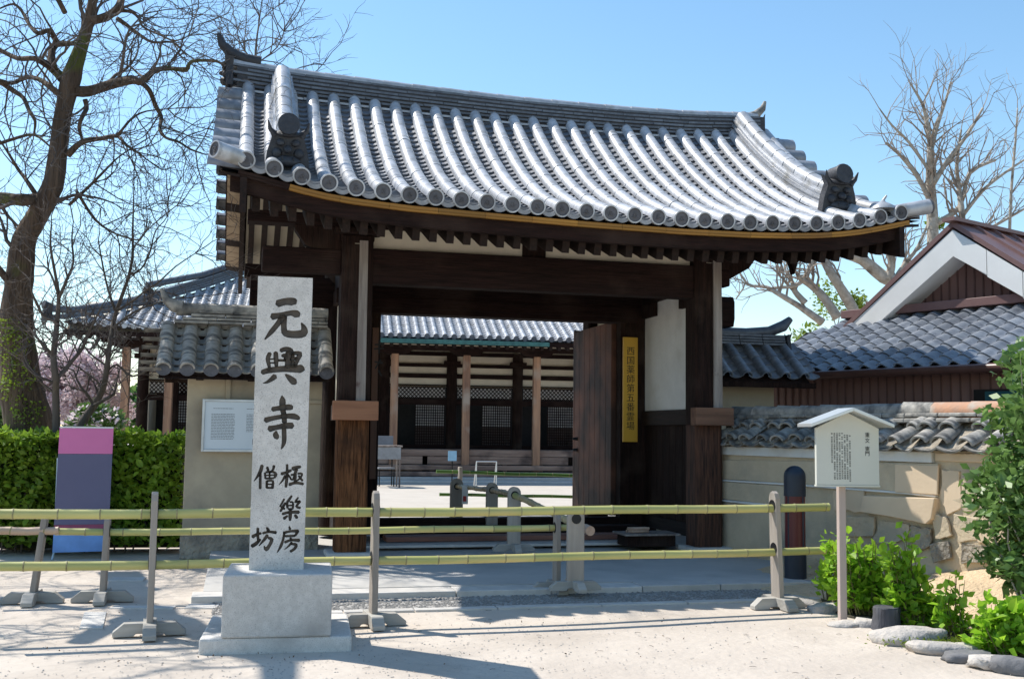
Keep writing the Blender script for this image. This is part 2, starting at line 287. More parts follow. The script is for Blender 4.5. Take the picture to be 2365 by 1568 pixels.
# ================================================================== THE SETTING
TH = R(14.2)
GF = Frame(G(806,1275,.15), TH)             # gate frame: a along the facade, b inward, origin at the left front pillar
def struct(o, kind='structure'): o['kind'] = kind; return o
b = MB(); n = 90
xs = [-600,-200,-80,-40]+[-30+i*60/n for i in range(n+1)]+[40,80,200,600]
ys = [-20,-4]+[1+i*13/60 for i in range(61)]+[16,20,30,60,150,1200]
P = [[(x, y, (noise.noise(Vector((x*.9,y*.9,0)))*.014+noise.noise(Vector((x*2.7,y*2.7,3)))*.006-.008) if abs(x) < 29 and 0 < y < 14 else -.01) for y in ys] for x in xs]
b.grid(P); struct(b.obj('ground', m_sand, smooth='all'))
gt = Matrix.Translation((GF.o.x, GF.o.y, 0)) @ Matrix.Rotation(TH, 4, 'Z')
kb = GF.gr(1222,1373)[1]                    # front line of the kerb
def gslab(name, m, a0, a1, b0, b1, z0, z1, kind='structure'):
    bb = MB(); bb.add([(a0,b0,-.3),(a1,b0,-.3),(a1,b1,-.3),(a0,b1,-.3),(a0,b0,z0),(a1,b0,z0),(a1,b1,z1),(a0,b1,z1)],[(0,3,2,1),(4,5,6,7),(0,1,5,4),(1,2,6,5),(2,3,7,6),(3,0,4,7)])
    o = bb.obj(name, m); o.matrix_world = gt; o['kind'] = kind; return o
gslab('gate_apron', m_conc, -1.6, 6.6, kb+.32, 5.2, .06, .15)
gslab('courtyard_ground', m_court, -30, 30, 5.2, 90, .15, .15)
gslab('side_path', m_conc, 6.6, 14, kb+.6, 2.2, .01, .012)
# kerb stones, gravel channel, edging stones
kr = struct(MB().obj('kerb', m_kerb)); kr.matrix_world = gt
a = -1.7
while a < 6.7:
    l = random.uniform(.75,1.25); e = min(a+l, 6.8)
    bb = MB(); bb.box(a+.004, e-.004, kb+jit(.006), kb+.315, -.05, .058+jit(.004)); bb.obj('kerb_stone', m_kerb, kr, bevel=.008); a = e
ed = struct(MB().obj('edging', m_kerb)); ed.matrix_world = gt
a = -1.3
while a < 6.9:
    l = random.uniform(.6,1.1); e = min(a+l, 7.0)
    bb = MB(); bb.box(a+.006, e-.006, kb-.78+jit(.01), kb-.66+jit(.01), -.05, .012+jit(.003)); bb.obj('edging_stone', m_kerb, ed, bevel=.006); a = e
o = gslab('gravel_bed', m_grav, -1.5, 6.8, kb-.66, kb, -.004, -.004)
peb = MB()
ico = [(0,0,1),(.9,0,.3),(.28,.85,.3),(-.72,.53,.3),(-.72,-.53,.3),(.28,-.85,.3)]
icf = [(0,1,2),(0,2,3),(0,3,4),(0,4,5),(0,5,1),(1,5,4,3,2)]
for i in range(5200):
    x, y, r = random.uniform(-1.5,6.8), random.uniform(kb-.66,kb), random.uniform(.008,.019); c, s = math.cos(i), math.sin(i)
    peb.add([(x+(p[0]*c-p[1]*s)*r*1.2, y+(p[0]*s+p[1]*c)*r, p[2]*r*.7-.004) for p in ico], icf)
o = peb.obj('gravel', m_grav, fix=False); o.matrix_world = gt; o['kind'] = 'stuff'
peb = MB()                                   # loose grit scattered over the sand
for i in range(2600):
    x, y = random.uniform(-5,6.5), random.uniform(5.6,10.5)**1; r = random.uniform(.003,.009); c, s = math.cos(i), math.sin(i)
    if i % 3: x, y = random.gauss(-1.2,1.6), random.gauss(7.7,1.1)
    peb.add([(x+(p[0]*c-p[1]*s)*r*1.2, y+(p[0]*s+p[1]*c)*r, p[2]*r*.8-.004) for p in ico], icf)
o = peb.obj('loose_grit', m_grav, fix=False); o['kind'] = 'stuff'
# small paving stones sunk in the sand on the left
pv = struct(MB().obj('paving', m_kerb))
for (u0,v0,u1,v1) in ((183,1413,238,1450),(252,1398,400,1404),(425,1394,500,1404),(250,1332,330,1340)):
    bb = MB(); q = [G(u0,v1),G(u1,v1),G(u1+8,v0),G(u0+12,v0)]
    bb.prism([(p.x,p.y) for p in q], lambda x,y,d: (x,y,d), -.03, .003); bb.obj('paving_stone', m_kerb, pv, bevel=.003)

# ================================================================== THE TEMPLE GATE
gate = thing('temple_gate', 'four legged wooden temple gate with silvery grey tiled roof and dark timbers', 'gate', (GF.o.x,GF.o.y,0), TH)
gate.matrix_world = gt
SP = GF.loc(G(1637,1266,.15))[0]            # pillar span along the facade
BE, BR = -1.45, 2.15
EAVE = [(-1.9,4.50),(-1.34,4.43),(-1.06,4.365),(-.77,4.30),(-.49,4.25),(-.19,4.215),(.4,4.175),(1.3,4.15),(2.47,4.12),(3.65,4.105),(4.54,4.115),(5.13,4.14),(5.41,4.16),(5.69,4.19),(5.98,4.235),(6.26,4.295),(6.53,4.36),(6.95,4.46)]
RIDL = [(-1.6,.17),(-.6,.10),(1.0,.04),(2.6,0),(4.2,0),(5.2,.02),(6.4,.09)]
RISE = 2.17
def capz(a, t):
    z = 4.105+RISE*(.5*t+.5*t*t)
    return z+(lerp(EAVE,a)-4.105)*max(0,1-t)**1.3+lerp(RIDL,a)*t
def rp(a, t, dz=0., rear=False):             # point of the cover-tile axis surface
    bb = BE+(BR-BE)*t
    if rear: bb = 2*BR-bb
    return Vector((a, bb, capz(a,t)+dz))
def rfr(a, t, rear=False, e=.01):            # origin and frame (x across, y up the slope, z normal)
    o = rp(a,t,0,rear); y = (rp(a,t+e,0,rear)-rp(a,t-e,0,rear)).normalized(); x = Vector((1,0,0)) if not rear else Vector((-1,0,0))
    x = (x - y*x.dot(y)).normalized(); return o, x, y, x.cross(y)
# arc length table
TT = [0]; _p = rp(2.5,0)
AL = [0.]
for i in range(1,101):
    q = rp(2.5,i/100); AL.append(AL[-1]+(q-_p).length); _p = q
def t_of(s): return float(np.interp(s, AL, [i/100 for i in range(101)]))
LEN = AL[-1]
A0 = -1.34; PIT = (6.534-A0)/27
rows = [A0+PIT*i for i in range(28)]
# roof deck as the part carrying all the tiles
deck = MB()
for rear in (False,True):
    for dz, flip in ((-.11,0),(-.15,1)):
        deck.grid([[tuple(rp(-1.62+(8.44)*i/24, t_of(LEN*j/14), dz, rear)) for j in range(15)] for i in range(25)])
roof = deck.obj('roof', m_wood, gate, fix=False)
# cover tiles, laid one by one up each row
cov = half_pipe(.087,.083,1.0,12,.02).mesh('tile', m_tile, smooth=True)
K = 9; TL = (LEN-.10)/K
for i, a in enumerate(rows):
    for k in range(K):
        t0 = t_of(TL*k); t1 = t_of(TL*(k+1)); p, x, y, z = rfr(a, t0); q = rp(a, t1); y = (q-p); L = y.length; y.normalize(); x = Vector((1,0,0)); x = (x-y*x.dot(y)).normalized(); z = x.cross(y)
        rt = jit(.012); x = (x+y*rt).normalized(); o_ = p+z*(jit(.003)+.002*(K-k)/K)+x*jit(.003)
        inst(cov, 'tile', roof, basis(o_, x, y*(L+.012), z*1.02))
# pan tiles between the rows
panm = pan(PIT-.07, .24, .05, .026, 6, .042).mesh('pan_tile', m_pan, smooth=False, fix=False)
NP = 27; EX = (LEN-.05)/NP; stuffp = MB()
pt = pan(PIT-.07, .24, .05, .026, 6, .042)
for i in range(27):
    a = rows[i]+PIT/2
    for k in range(NP):
        p, x, y, z = rfr(a, t_of(EX*k+.02)); p = p - z*.012 + z*jit(.003)
        M = basis(p, (x+y*jit(.01)).normalized(), y, z)
        if k < 11 and not (i < 2): inst(panm, 'pan_tile', roof, M)
        else: stuffp.xf = M; stuffp.add(pt.v, pt.f)
o = stuffp.obj('pan_tile_field', m_pan, roof, fix=False); o['kind'] = 'stuff'
# round eave caps with the temple's character in low relief
def lathe_y(prof, n=24):
    b = MB(); P = [[(r*math.cos(2*PI*j/n), y, r*math.sin(2*PI*j/n)) for j in range(n+1)] for y, r in prof]; b.grid(P); return b
cp = lathe_y([(.06,.09),(-.03,.097),(-.036,.095),(-.036,.079),(-.022,.075),(-.022,.0)])
g_strokes = [ribbon([(x,y,w*.8) for x,y,w in s]) for s in STROKES[0][1][:4]]
gl = MB()
for s in g_strokes:
    gl.prism([((x-480)/9500., -(y-730)/9500.) for x,y in s], lambda x,y,d: (x,d,y), -.034, -.022)
capm = bpy.data.meshes.new('x')
cb = MB(); cb.add(cp.v, cp.f, 0); nb_ = len(cb.f); cb.add(gl.v, gl.f, 1)
for idx, f in enumerate(cp.f):
    if idx >= 24*3: cb.mi[idx] = 1
capm = cb.mesh('eave_cap', [m_tile, m_capf], smooth=False)
cr_ = MB()                                   # crescent front of the lowest pan tile
nn = 8; hw = PIT/2-.045
for z0, z1, y0 in ((0,.055,-.03),):
    P = [[(-hw+2*hw*i/nn, y, -.05*(1-(2*i/nn-1)**2)+zz-.0) for i in range(nn+1)] for y, zz in ((.12,.02),(-.02,.0),(-.02,-.045),(.0,-.05))]
    cr_.grid(P)
crm = cr_.mesh('eave_tile', m_pan, smooth=False, fix=False)  # crescent fronts take the darker tone, their shade painted in
for i, a in enumerate(rows):
    p, x, y, z = rfr(a, 0); yy = Vector((0,1,.12)).normalized(); xs_ = (rp(a+.1,0)-rp(a-.1,0)).normalized(); zz = xs_.cross(yy)
    inst(capm, 'eave_cap', roof, basis(p+Vector((0,0,.004)), xs_, yy, zz) @ Matrix.Rotation(jit(.12),4,'Y'))
    if i < 27:
        a2 = a+PIT/2; p = rp(a2,0); inst(crm, 'eave_tile', roof, basis(p, (rp(a2+.1,0)-rp(a2-.1,0)).normalized(), yy, Vector((0,-.12,1)).normalized()))
# verge tiles laid sideways at both ends, both slopes
ver = half_pipe(.145,.135,.46,10,.024,.8).mesh('verge_tile', m_pan, smooth=True)
vcap = lathe_y([(.02,.10),(-.02,.105),(-.025,.085),(-.018,.08),(-.018,0)],16).mesh('verge_cap', [m_capf])
for rear in (False,True):
    for side in (-1,1):
        for k in range(10):
            s = .30+k*(LEN-.4)/9.6; a = rows[0]+.06 if side < 0 else rows[-1]-.06
            p, x, y, z = rfr(a, t_of(s), rear)
            ax = Vector((side,0,.06*(1-k/10.)+.02)).normalized(); yv = ax; zv = (z-ax*z.dot(ax)).normalized(); xv = yv.cross(zv)
            p = p - zv*.085
            inst(ver, 'verge_tile', roof, basis(p, xv, yv, zv))
            if rear: inst(vcap, 'verge_cap', roof, basis(p+yv*.455+zv*.03, xv, -yv, -zv))
    # verge edge rows at rear too
for i in range(0):
    pass
# rear slope: rows as one field (mostly hidden)
st = MB(); hp = half_pipe(.088,.088,1,6,.02)
for i, a in enumerate(rows):
    for k in range(8):
        p = rp(a, t_of(LEN/8*k),0,True); q = rp(a, t_of(LEN/8*(k+1)),0,True); y = (q-p); L = y.length; y.normalize(); x = Vector((-1,0,0)); x = (x-y*x.dot(y)).normalized(); st.xf = basis(p,x,y*L,x.cross(y)); st.add(hp.v,hp.f)
o = st.obj('rear_slope_tiles', m_tile, roof, fix=False); o['kind'] = 'stuff'
# corner roll tiles pointing outward
for side in (-1,1):
    a = rows[0]-.02 if side < 0 else rows[-1]+.02
    p = rp(a,.02,.01); ax = Vector((-.80,-.55,.10) if side < 0 else (1,-.1,.20)).normalized(); up = Vector((0,0,1)); zv = (up-ax*up.dot(ax)).normalized(); xv = ax.cross(zv)
    bb = MB(); le = .34 if side < 0 else .42; bb.tube([p, p+ax*le*.5, p+ax*le], [.09,.092,.096], 14); bb.obj('corner_roll_tile', m_tile, roof, smooth=True)
    if side < 0: inst(capm, 'eave_cap', roof, basis(p+ax*le, xv, -ax, -zv))
    else:
        bb = MB(); bb.tube([p+ax*le, p+ax*(le+.03)],[.096,.094],14); bb.obj('eave_cap', m_capf, roof)
        bb = MB(); q = rp(rows[-1]-.15,.035,.09); bb.tube([q-Vector((0,0,.03)), q, q+Vector((0,0,.04)), q+Vector((0,0,.07)), q+Vector((.01,0,.10)), q+Vector((.04,-.02,.15))],[.16,.15,.09,.035,.018,.012],12); bb.obj('corner_knob', m_tile, roof, smooth=True)
# --- main ridge: courses of flat tiles, round capping, end ornaments
ridge = MB()
def rz(a): return lerp(RIDL,a)+4.105+RISE*.93
ridge.grid([[(a, BR+s*.16, rz(a)-.1+dz) for s, dz in ((-1,0),(-1,.42),(1,.42),(1,0))] for a in [-1.5+i*.4 for i in range(21)]])
rid = ridge.obj('main_ridge', m_oni, gate, fix=False)
NLAY = 7
for l in range(NLAY):
    w = .235 if l == 0 else (.20-.006*l); z0 = -.02+l*.056 if l else -.045; a = -1.56+(l%2)*.2; e_end = 6.42
    m_ = m_tile if l == 0 else m_tiled
    while a < e_end:
        e = min(a+.46+jit(.05), e_end); bb = MB(); dz = jit(.004)
        zz = [rz(a)+z0+dz, rz(e)+z0+dz]
        for s in (-1,1):
            y0, y1 = BR+s*w, BR+s*.05
            bb.add([(a+.004,y0,zz[0]-.012),(e-.004,y0,zz[1]-.012),(e-.004,y1,zz[1]),(a+.004,y1,zz[0]),(a+.004,y0,zz[0]+.018),(e-.004,y0,zz[1]+.018),(e-.004,y1,zz[1]+.036),(a+.004,y1,zz[0]+.036)],
                   [(0,3,2,1),(4,5,6,7),(0,1,5,4),(1,2,6,5),(2,3,7,6),(3,0,4,7)])
        bb.obj('ridge_tile', m_, rid); a = e
a = -1.56
top = -.02+NLAY*.056
while a < 6.4:
    e = min(a+.42, 6.42); bb = MB(); p, q = Vector((a,BR,rz(a)+top-.02)), Vector((e,BR,rz(e)+top-.02)); bb.tube([p,q+(q-p)*.02],[.095,.088],12); bb.obj('ridge_cap_tile', m_tile, rid, smooth=True); a = e
# blocking pieces under the ridge between rows (brownish plaster plugs)
for i in range(27):
    p = rp(rows[i]+PIT/2, t_of(LEN-.18), .0); bb = MB(); bb.box(p.x-.075,p.x+.075,p.y-.01,p.y+.05,p.z-.07,p.z+.06); bb.obj('ridge_plug', m_otile, rid)
def oni(par, M, s=1.0, horn=True, name='ogre_tile', face=True, cap=True):
    """generic demon-mask end tile, local x across, y outward, z up"""
    bb = MB(); bb.xf = M
    bb.prism([(-.21,-.05),(.21,-.05),(.19,.12),(.15,.26),(.19,.36),(.10,.31),(.0,.36),(-.10,.31),(-.19,.36),(-.15,.26),(-.19,.12)], lambda x,z,d: (x*s,d*s,z*s), -.05, .05)
    def blob(x,y,z,rx,ry,rz_,n=8):
        P = [[(s*(x+rx*math.sin(PI*i/6)*math.cos(2*PI*j/n)), s*(y+ry*math.sin(PI*i/6)*math.sin(2*PI*j/n)), s*(z+rz_*math.cos(PI*i/6))) for j in range(n+1)] for i in range(7)]; bb.grid(P)
    if face:
        blob(-.07,.06,.22,.042,.05,.035); blob(.07,.06,.22,.042,.05,.035); blob(0,.08,.16,.04,.07,.04); blob(0,.07,.05,.12,.06,.055); blob(-.1,.05,.12,.05,.05,.05); blob(.1,.05,.12,.05,.05,.05)
        blob(0,.05,.30,.12,.05,.03)
        for sx in (-1,1):
            bb.tube([(sx*.12*s,.04*s,.28*s),(sx*.17*s,.05*s,.34*s),(sx*.19*s,.07*s,.42*s)],[.03*s,.022*s,.006*s],6)
            bb.tube([(sx*.05*s,.11*s,.07*s),(sx*.055*s,.13*s,.10*s)],[.012*s,.003*s],5)
    o = bb.obj(name, m_oni, par, smooth=True, fix=False)
    if cap:
        b2 = MB(); b2.xf = M; b2.tube([(0,-.12*s,.34*s),(0,.10*s,.40*s)],[.085*s,.095*s],16); b2.tube([(0,.10*s,.40*s),(0,.125*s,.407*s)],[.105*s,.10*s],16); b2.obj('mask_cap_tile', m_oni, o, smooth=True)
    if horn:
        b2 = MB(); b2.xf = M; b2.tube([(0,-.42*s,.36*s),(0,-.20*s,.38*s),(0,-.02*s,.45*s),(0,.12*s,.58*s),(0,.17*s,.72*s)],[.09*s,.09*s,.085*s,.06*s,.028*s],12); b2.obj('upturned_horn_tile', m_oni if horn==1 else m_otile, o, smooth=True)
    return o
oni(rid, basis((-1.60,BR,rz(-1.6)+.06), (0,1,0), (-1,0,0), (0,0,1)), 1.0, 1, cap=False)
oni(rid, basis((6.44,BR,rz(6.44)+.02), (0,-1,0), (1,0,0), (0,0,1)), .85, 2, cap=False)
# --- descending ridges between rows 1|2 and 25|26
for a in (rows[1]+PIT*.55, rows[25]+PIT*.45):
    dr = MB(); S = [LEN*.985, LEN*.19]; ns = 14
    pts = [t_of(S[0]+(S[1]-S[0])*i/ns) for i in range(ns+1)]
    dr.grid([[tuple(rfr(a,t)[0]+rfr(a,t)[3]*dz+Vector((dx,0,0))) for dx, dz in ((-.11,-.02),(-.11,.24),(.11,.24),(.11,-.02))] for t in pts])
    do = dr.obj('descending_ridge', m_tile, gate, fix=False)
    for l in range(3):
        for k in range(9):
            s0 = S[0]+(S[1]-S[0])*k/9.; s1 = S[0]+(S[1]-S[0])*(k+.985)/9.; bb = MB(); vs = []
            w = .165-.015*l; h0 = .06+l*.06
            for t in (t_of(s0), t_of((s0+s1)/2), t_of(s1)):
                p, x, y, z = rfr(a,t); vs.append([tuple(p+x*dx+z*dz) for dx,dz in ((-w,h0),(w,h0),(w,h0+.026),(-w,h0+.026),(-w,h0))])
            bb.grid(vs); bb.add([vs[0][i] for i in range(4)],[(0,1,2,3)]); bb.add([vs[2][i] for i in range(4)],[(0,1,2,3)]); bb.obj('ridge_tile', m_tile, do, fix=False)
    for k in range(9):
        p = rfr(a,t_of(S[0]+(S[1]-S[0])*k/9.)); q = rfr(a,t_of(S[0]+(S[1]-S[0])*(k+1)/9.)); p1 = p[0]+p[3]*.25; q1 = q[0]+q[3]*.25
        bb = MB(); bb.tube([p1,(p1+q1)/2+Vector((0,0,-.004)),q1+(q1-p1)*.03],[.105,.108,.112],14); bb.obj('ridge_cap_tile', m_tile, do, smooth=True)
    p, x, y, z = rfr(a, t_of(S[1]-.06)); oni(do, basis(p+z*.03, (-1,0,0), (-y).normalized(), Vector((0,-.12,1)).normalized() if True else z), 1.2, 0)
# --- eave boards
NE = 15
for k in range(NE):
    a = -1.42+k*8.1/NE; e = a+8.1/NE; bb = MB()
    for j in range(4):
        p, q = rp(a+(e-a)*j/4,0,-.142), rp(a+(e-a)*(j+1)/4-(.003 if j==3 else 0),0,-.142)
        bb.beam(p+Vector((0,.035,0)), q+Vector((0,.035,0)), .05, .062)
    bb.obj('eave_board', m_ochre if 0 < k else m_woodx, gate)
fas = MB()
fa = [-1.5+i*.27 for i in range(31)]
fas.grid([[tuple(rp(a,0,-.165)+Vector((0,.075+dy,dz))) for dy,dz in ((0,-.0),(.03,-.155),(.12,-.155),(.10,-.0),(0,-.0))] for a in fa])
for ai in (fa[0], fa[-1]): fas.add([tuple(rp(ai,0,-.165)+Vector((0,.075+dy,dz))) for dy,dz in ((0,-.0),(.03,-.155),(.12,-.155),(.10,-.0))],[(0,1,2,3)])
fas.obj('fascia_beam', m_woodx, gate)
# --- rafters and soffit on both slopes
nr = 40
def raf(a, s0, s1, dz, w, h, rear):
    bb = MB(); pts = [rfr(a, t_of(max(s,0)), rear) for s in np.linspace(s0,s1,7)]
    vs = [[tuple(p+Vector((dx,0,0))+z*(dz+dh)) for dx,dh in ((-w/2,0),(w/2,0),(w/2,h),(-w/2,h),(-w/2,0))] for p,x,y,z in pts]
    if s0 < 0: 
        pass
    bb.grid(vs); bb.add(vs[0][:4],[(0,1,2,3)]); bb.add(vs[-1][:4],[(0,1,2,3)]); return bb
for rear in (False,True):
    for i in range(nr):
        a = -1.22+i*(7.62/(nr-1)); raf(a, .14, LEN*.97, -.51, .085, .15, rear).obj('rafter', m_woody, gate)
    bb = MB(); bb.grid([[tuple(rfr(a,t_of(s),rear)[0]+rfr(a,t_of(s),rear)[3]*(-.35)) for s in np.linspace(.12,LEN*.98,10)] for a in np.linspace(-1.3,6.5,18)])
    bb.obj('soffit_boards', m_cream, gate, fix=False)
# barge boards and verge soffit planks
for side in (-1,1):
    ae = -1.36 if side < 0 else 6.56
    for rear in (False,True):
        bb = MB(); w = .07; P = []
        for s in np.linspace(-.0,LEN,12):
            p, x, y, z = rfr(ae, t_of(s), rear); P.append([tuple(Vector((ae+dx,p.y,p.z))+Vector((0,0,dz))) for dx,dz in ((-w/2,-.18),(w/2,-.18),(w/2,-.56),(-w/2,-.56),(-w/2,-.18))])
        bb.grid(P); bb.add(P[0][:4],[(0,1,2,3)]); bb.add(P[-1][:4],[(0,1,2,3)]); bb.obj('barge_board', m_woody, gate)
        nk = 22
        for k in range(nk):
            s0, s1 = LEN*k/nk, LEN*(k+.93)/nk; P = []
            for s in (s0,s1):
                p, x, y, z = rfr(ae, t_of(s), rear); P.append([tuple(Vector((a_,p.y,p.z-.13-(.05 if k%1==0 else 0)))+Vector((0,0,dz+jit(.006)))) for a_,dz in ((ae+side*.04,0),(ae+side*.24,.02),(ae+side*.24,.045),(ae+side*.04,.025),(ae+side*.04,0))])
            bb = MB(); bb.grid(P); bb.add(P[0][:4],[(0,1,2,3)]); bb.add(P[-1][:4],[(0,1,2,3)]); bb.obj('verge_plank', mat('tan_verge_plank',(.42,.33,.23),(.30,.22,.15),5,.85,.3) if (k%5 and k < 15) else m_woody, gate)
    # hanging pendant board at the ridge end
# --- pillars
zt = 3.92
def pillar(a, b_, w, z0, z1, m, oct_=False, name='pillar', taper=.0):
    bb = MB()
    if oct_: bb.tube([(a,b_,z0),(a,b_,z1)],[w/2,w/2],20); return bb.obj(name, m, gate, smooth=True)
    c = .035; k = w/2
    pl = [(-k+c,-k),(k-c,-k),(k,-k+c),(k,k-c),(k-c,k),(-k+c,k),(-k,k-c),(-k,-k+c)]
    bb.prism([(a+x,b_+y) for x,y in pl], lambda x,y,d: (x,y,d), z0, z1); return bb.obj(name, m, gate, bevel=.004)
for a in (0, SP):
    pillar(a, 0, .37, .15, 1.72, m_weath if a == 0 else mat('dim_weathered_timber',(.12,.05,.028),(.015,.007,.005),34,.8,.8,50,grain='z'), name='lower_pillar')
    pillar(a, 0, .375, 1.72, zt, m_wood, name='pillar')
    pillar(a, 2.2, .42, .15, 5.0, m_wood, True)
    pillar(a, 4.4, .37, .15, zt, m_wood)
    bx('base_stone', gate, m_kerb, a-.28,a+.28,-.28,.28,.10,.17,.02)
    # grey weathered facing plank on the pillar's face
for a, x0, x1, za, zb in ((0,.015,.125,1.86,3.86),(SP,.05,.17,1.86,3.86)):
    bb = MB(); bb.add([(a+x0,-.215,za),(a+x1,-.215,za),(a+x1-.01,-.215,zb),(a+x0,-.215,zb),(a+x0,-.185,za),(a+x1,-.185,za),(a+x1-.01,-.185,zb),(a+x0,-.185,zb)],[(0,1,2,3),(4,7,6,5),(0,4,5,1),(1,5,6,2),(2,6,7,3),(3,7,4,0)])
    bb.obj('facing_plank', m_grey, gate)
zn1, zn0 = GF.px(810,925,-.3)[1], GF.px(810,970,-.3)[1]
for a in (0,SP):
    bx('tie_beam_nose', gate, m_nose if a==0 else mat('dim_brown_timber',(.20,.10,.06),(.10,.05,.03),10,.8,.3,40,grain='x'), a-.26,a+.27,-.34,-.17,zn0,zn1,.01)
    bx('tie_beam', gate, m_woody, a-.09,a+.09,-.17,2.2,zn0+.01,zn1-.01)
    bx('lower_tie_beam', gate, m_woody, a-.07,a+.07,.15,2.05,.25,.42)
    # side wall: plaster above the tie, dark boards below
    bx('side_plaster', gate, m_whitep if a else m_cream, a-.04,a+.04,.17,2.02,zn1-.01,3.55,.003)
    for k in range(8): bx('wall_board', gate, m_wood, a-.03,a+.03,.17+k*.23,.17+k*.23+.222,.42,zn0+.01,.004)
    bx('upper_tie_beam', gate, m_woody, a-.08,a+.08,-.17,4.4,3.5,3.8)
    for k,(bb_,w_) in enumerate(((.45,.3),(1.75,.5))): bx('bracket_block', gate, m_wood, a-.1,a+.1,bb_-w_/2,bb_+w_/2,3.3,3.5)
    bx('rear_plaster', gate, m_cream, a-.04,a+.04,2.4,4.22,1.9,3.5,.003)
    bx('gable_post', gate, m_wood, a-.12,a+.12,2.08,2.32,4.9,6.0)
    b3 = MB(); b3.prism([(-.2,3.82),(4.6,3.82),(3.6,4.6),(2.2,5.7),(.8,4.6)], lambda x,y,d: (d,x,y), a-.04, a+.04); b3.obj('gable_plaster', m_cream, gate)
    bx('gable_beam', gate, m_woody, a-.11,a+.11,.6,3.8,4.62,4.86)
# --- front cross beam, plaster band, purlin; main-plane lintel
zb1 = GF.px(860,574,-.1)[1]; zb0 = GF.px(860,655,-.1)[1]; zc0 = GF.px(880,713,2.05)[1]; zc1 = zc0+.42
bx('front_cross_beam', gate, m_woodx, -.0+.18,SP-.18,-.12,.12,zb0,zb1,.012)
zp = 4.02
bx('plaster_band', gate, m_cream, .2,SP/2-.20,-.02,.04,zb1,zp+.10,.003); bx('plaster_band', gate, m_cream, SP/2+.10,SP-.2,-.02,.04,zb1,zp+.10,.003)
bx('centre_strut', gate, m_wood, SP/2-.20,SP/2+.10,-.06,.1,zb1,zp+.1)
bx('front_purlin', gate, m_woodx, -1.3,6.5,-.11,.15,zp+.02,zp+.16)
bx('rear_purlin', gate, m_woodx, -1.3,6.5,4.25,4.5,zp-.05,zp+.16)
bx('beam_end', gate, m_woodx, -1.12,-.185,-.11,.11,zb0+.10,zb1-.03,.02)
bx('beam_end', gate, m_woodx, SP+.185,SP+.34,-.1,.1,zb0+.18,zb1-.02,.02)
# lintel with rounded nose ends running past both main pillars
lb = MB(); aL = GF.px(578,650,2.0)[0]; aR = GF.px(1698,696,2.0)[0]
lb.prism([(-.15,zc0-.06),(.15,zc0-.06),(.19,zc0+.06),(.19,zc1-.1),(.14,zc1-.02),(-.14,zc1-.02),(-.19,zc1-.1),(-.19,zc0+.06)], lambda y,z,d: (d,2.2+y,z), aL, aR)
lb.obj('lintel_beam', m_woodx, gate, bevel=.01)
bx('lintel_head', gate, m_woodx, .2,SP-.2,2.05,2.3,zc1,zc1+.5)
bx('lintel_face_plate', gate, m_woodx, .15,SP-.15,1.98,2.02,zc0+.01,zc0+.16)
# corbels on the left front pillar
for (w,zz,h) in ((.30,3.92,.10),(.46,4.0,.08)):
    for a in (0,SP): bx('capital_block', gate, m_wood, a-w/2-.05,a+w/2+.05,-w/2,w/2,zz-.06,zz+h-.06,.02)
for a, s in ((0,-1),(SP,1)):
    bb = MB(); bb.prism([(.18,3.55),(.62,3.80),(.75,3.98),(.75,4.04),(.18,4.04)], lambda x,z,d: (a+s*x,d,z), -.09, .09); bb.obj('bracket_arm', m_wood, gate, bevel=.01)
# dark eave pendant near the right end (hanging gable ornament of the far side seen below the eave)
pd = MB(); pa, pz = GF.px(1830,575,.6); pz1 = GF.px(1830,632,.6)[1]
pd.prism([(-.20,pz+.12),(.20,pz+.12),(.22,pz-.02),(.13,pz-.05),(.16,pz-.15),(.06,pz-.19),(0,pz1-.02),(-.06,pz-.19),(-.16,pz-.15),(-.13,pz-.05),(-.22,pz-.02)], lambda x,z,d: (pa+x,.6+d,z), -.06, .06); pd.obj('gable_pendant', m_wood, gate, bevel=.01)
# --- door jambs, leaves, thresholds
jl0, jl1 = GF.px(838,900,2.1)[0], GF.px(876,900,2.1)[0]
jr0, jr1 = GF.px(1432,900,2.1)[0], GF.px(1500,900,2.1)[0]
bx('door_jamb', gate, m_wood, .2,jl1,2.08,2.28,.25,zc0); bx('door_jamb', gate, m_wood, jr0,SP-.15,2.08,2.28,.25,zc0)
def leaf(ah, s):
    d = bx('door_leaf', gate, mat('red_brown_door_timber',(.052,.024,.015),(.02,.009,.006),9,.7,.4,40,grain='z',blotch=(.20,.075,.04),blotch_scale=.9,blotch_lo=.5,blotch_hi=.7), ah-.04,ah+.04,2.30,4.12,.38,zc0-.03)
    for k in range(7): bx('door_plank', d, MATS['red_brown_door_timber'], ah-s*.04-.006,ah-s*.04+.006,2.31+k*.26,2.31+k*.26+.25,.38,zc0-.03,.004)
    for z in (.6,1.5,2.6): bx('door_rail', d, m_wood, ah+s*.03,ah+s*.10,2.3,4.12,z,z+.12)
    for z in (1.32,1.50):
        bb = MB(); bb.tube([(ah-s*.05,3.95,z),(ah-s*.12,3.96,z)],[.03,.02],10); bb.obj('door_stud', m_iron, d, smooth=True)
    bx('door_edge_stile', d, MATS['red_brown_door_timber'], ah-.05,ah+.05,4.12,4.2,.36,zc0+.0)
leaf(jr0-.02, 1); leaf(jl0+.02, -1)
s1, s2 = GF.px(892,1240,.9), GF.px(1445,1232,.9)
bx('threshold_step', gate, mat('worn_red_step_timber',(.30,.14,.10),(.16,.075,.055),10,.8,.3,40,grain='x'), s1[0],s2[0],.9,1.25,.17,s1[1],.01)
bx('threshold_step', gate, m_woodx, s1[0]-.1,SP-.3,1.5,1.8,.17,.30,.01)
bx('threshold_beam', gate, m_woodx, .2,SP-.2,2.1,2.35,.15,.37,.01)
bx('floor_sill', gate, m_kerb, .2,SP-.2,.55,.88,.13,.165,.01)

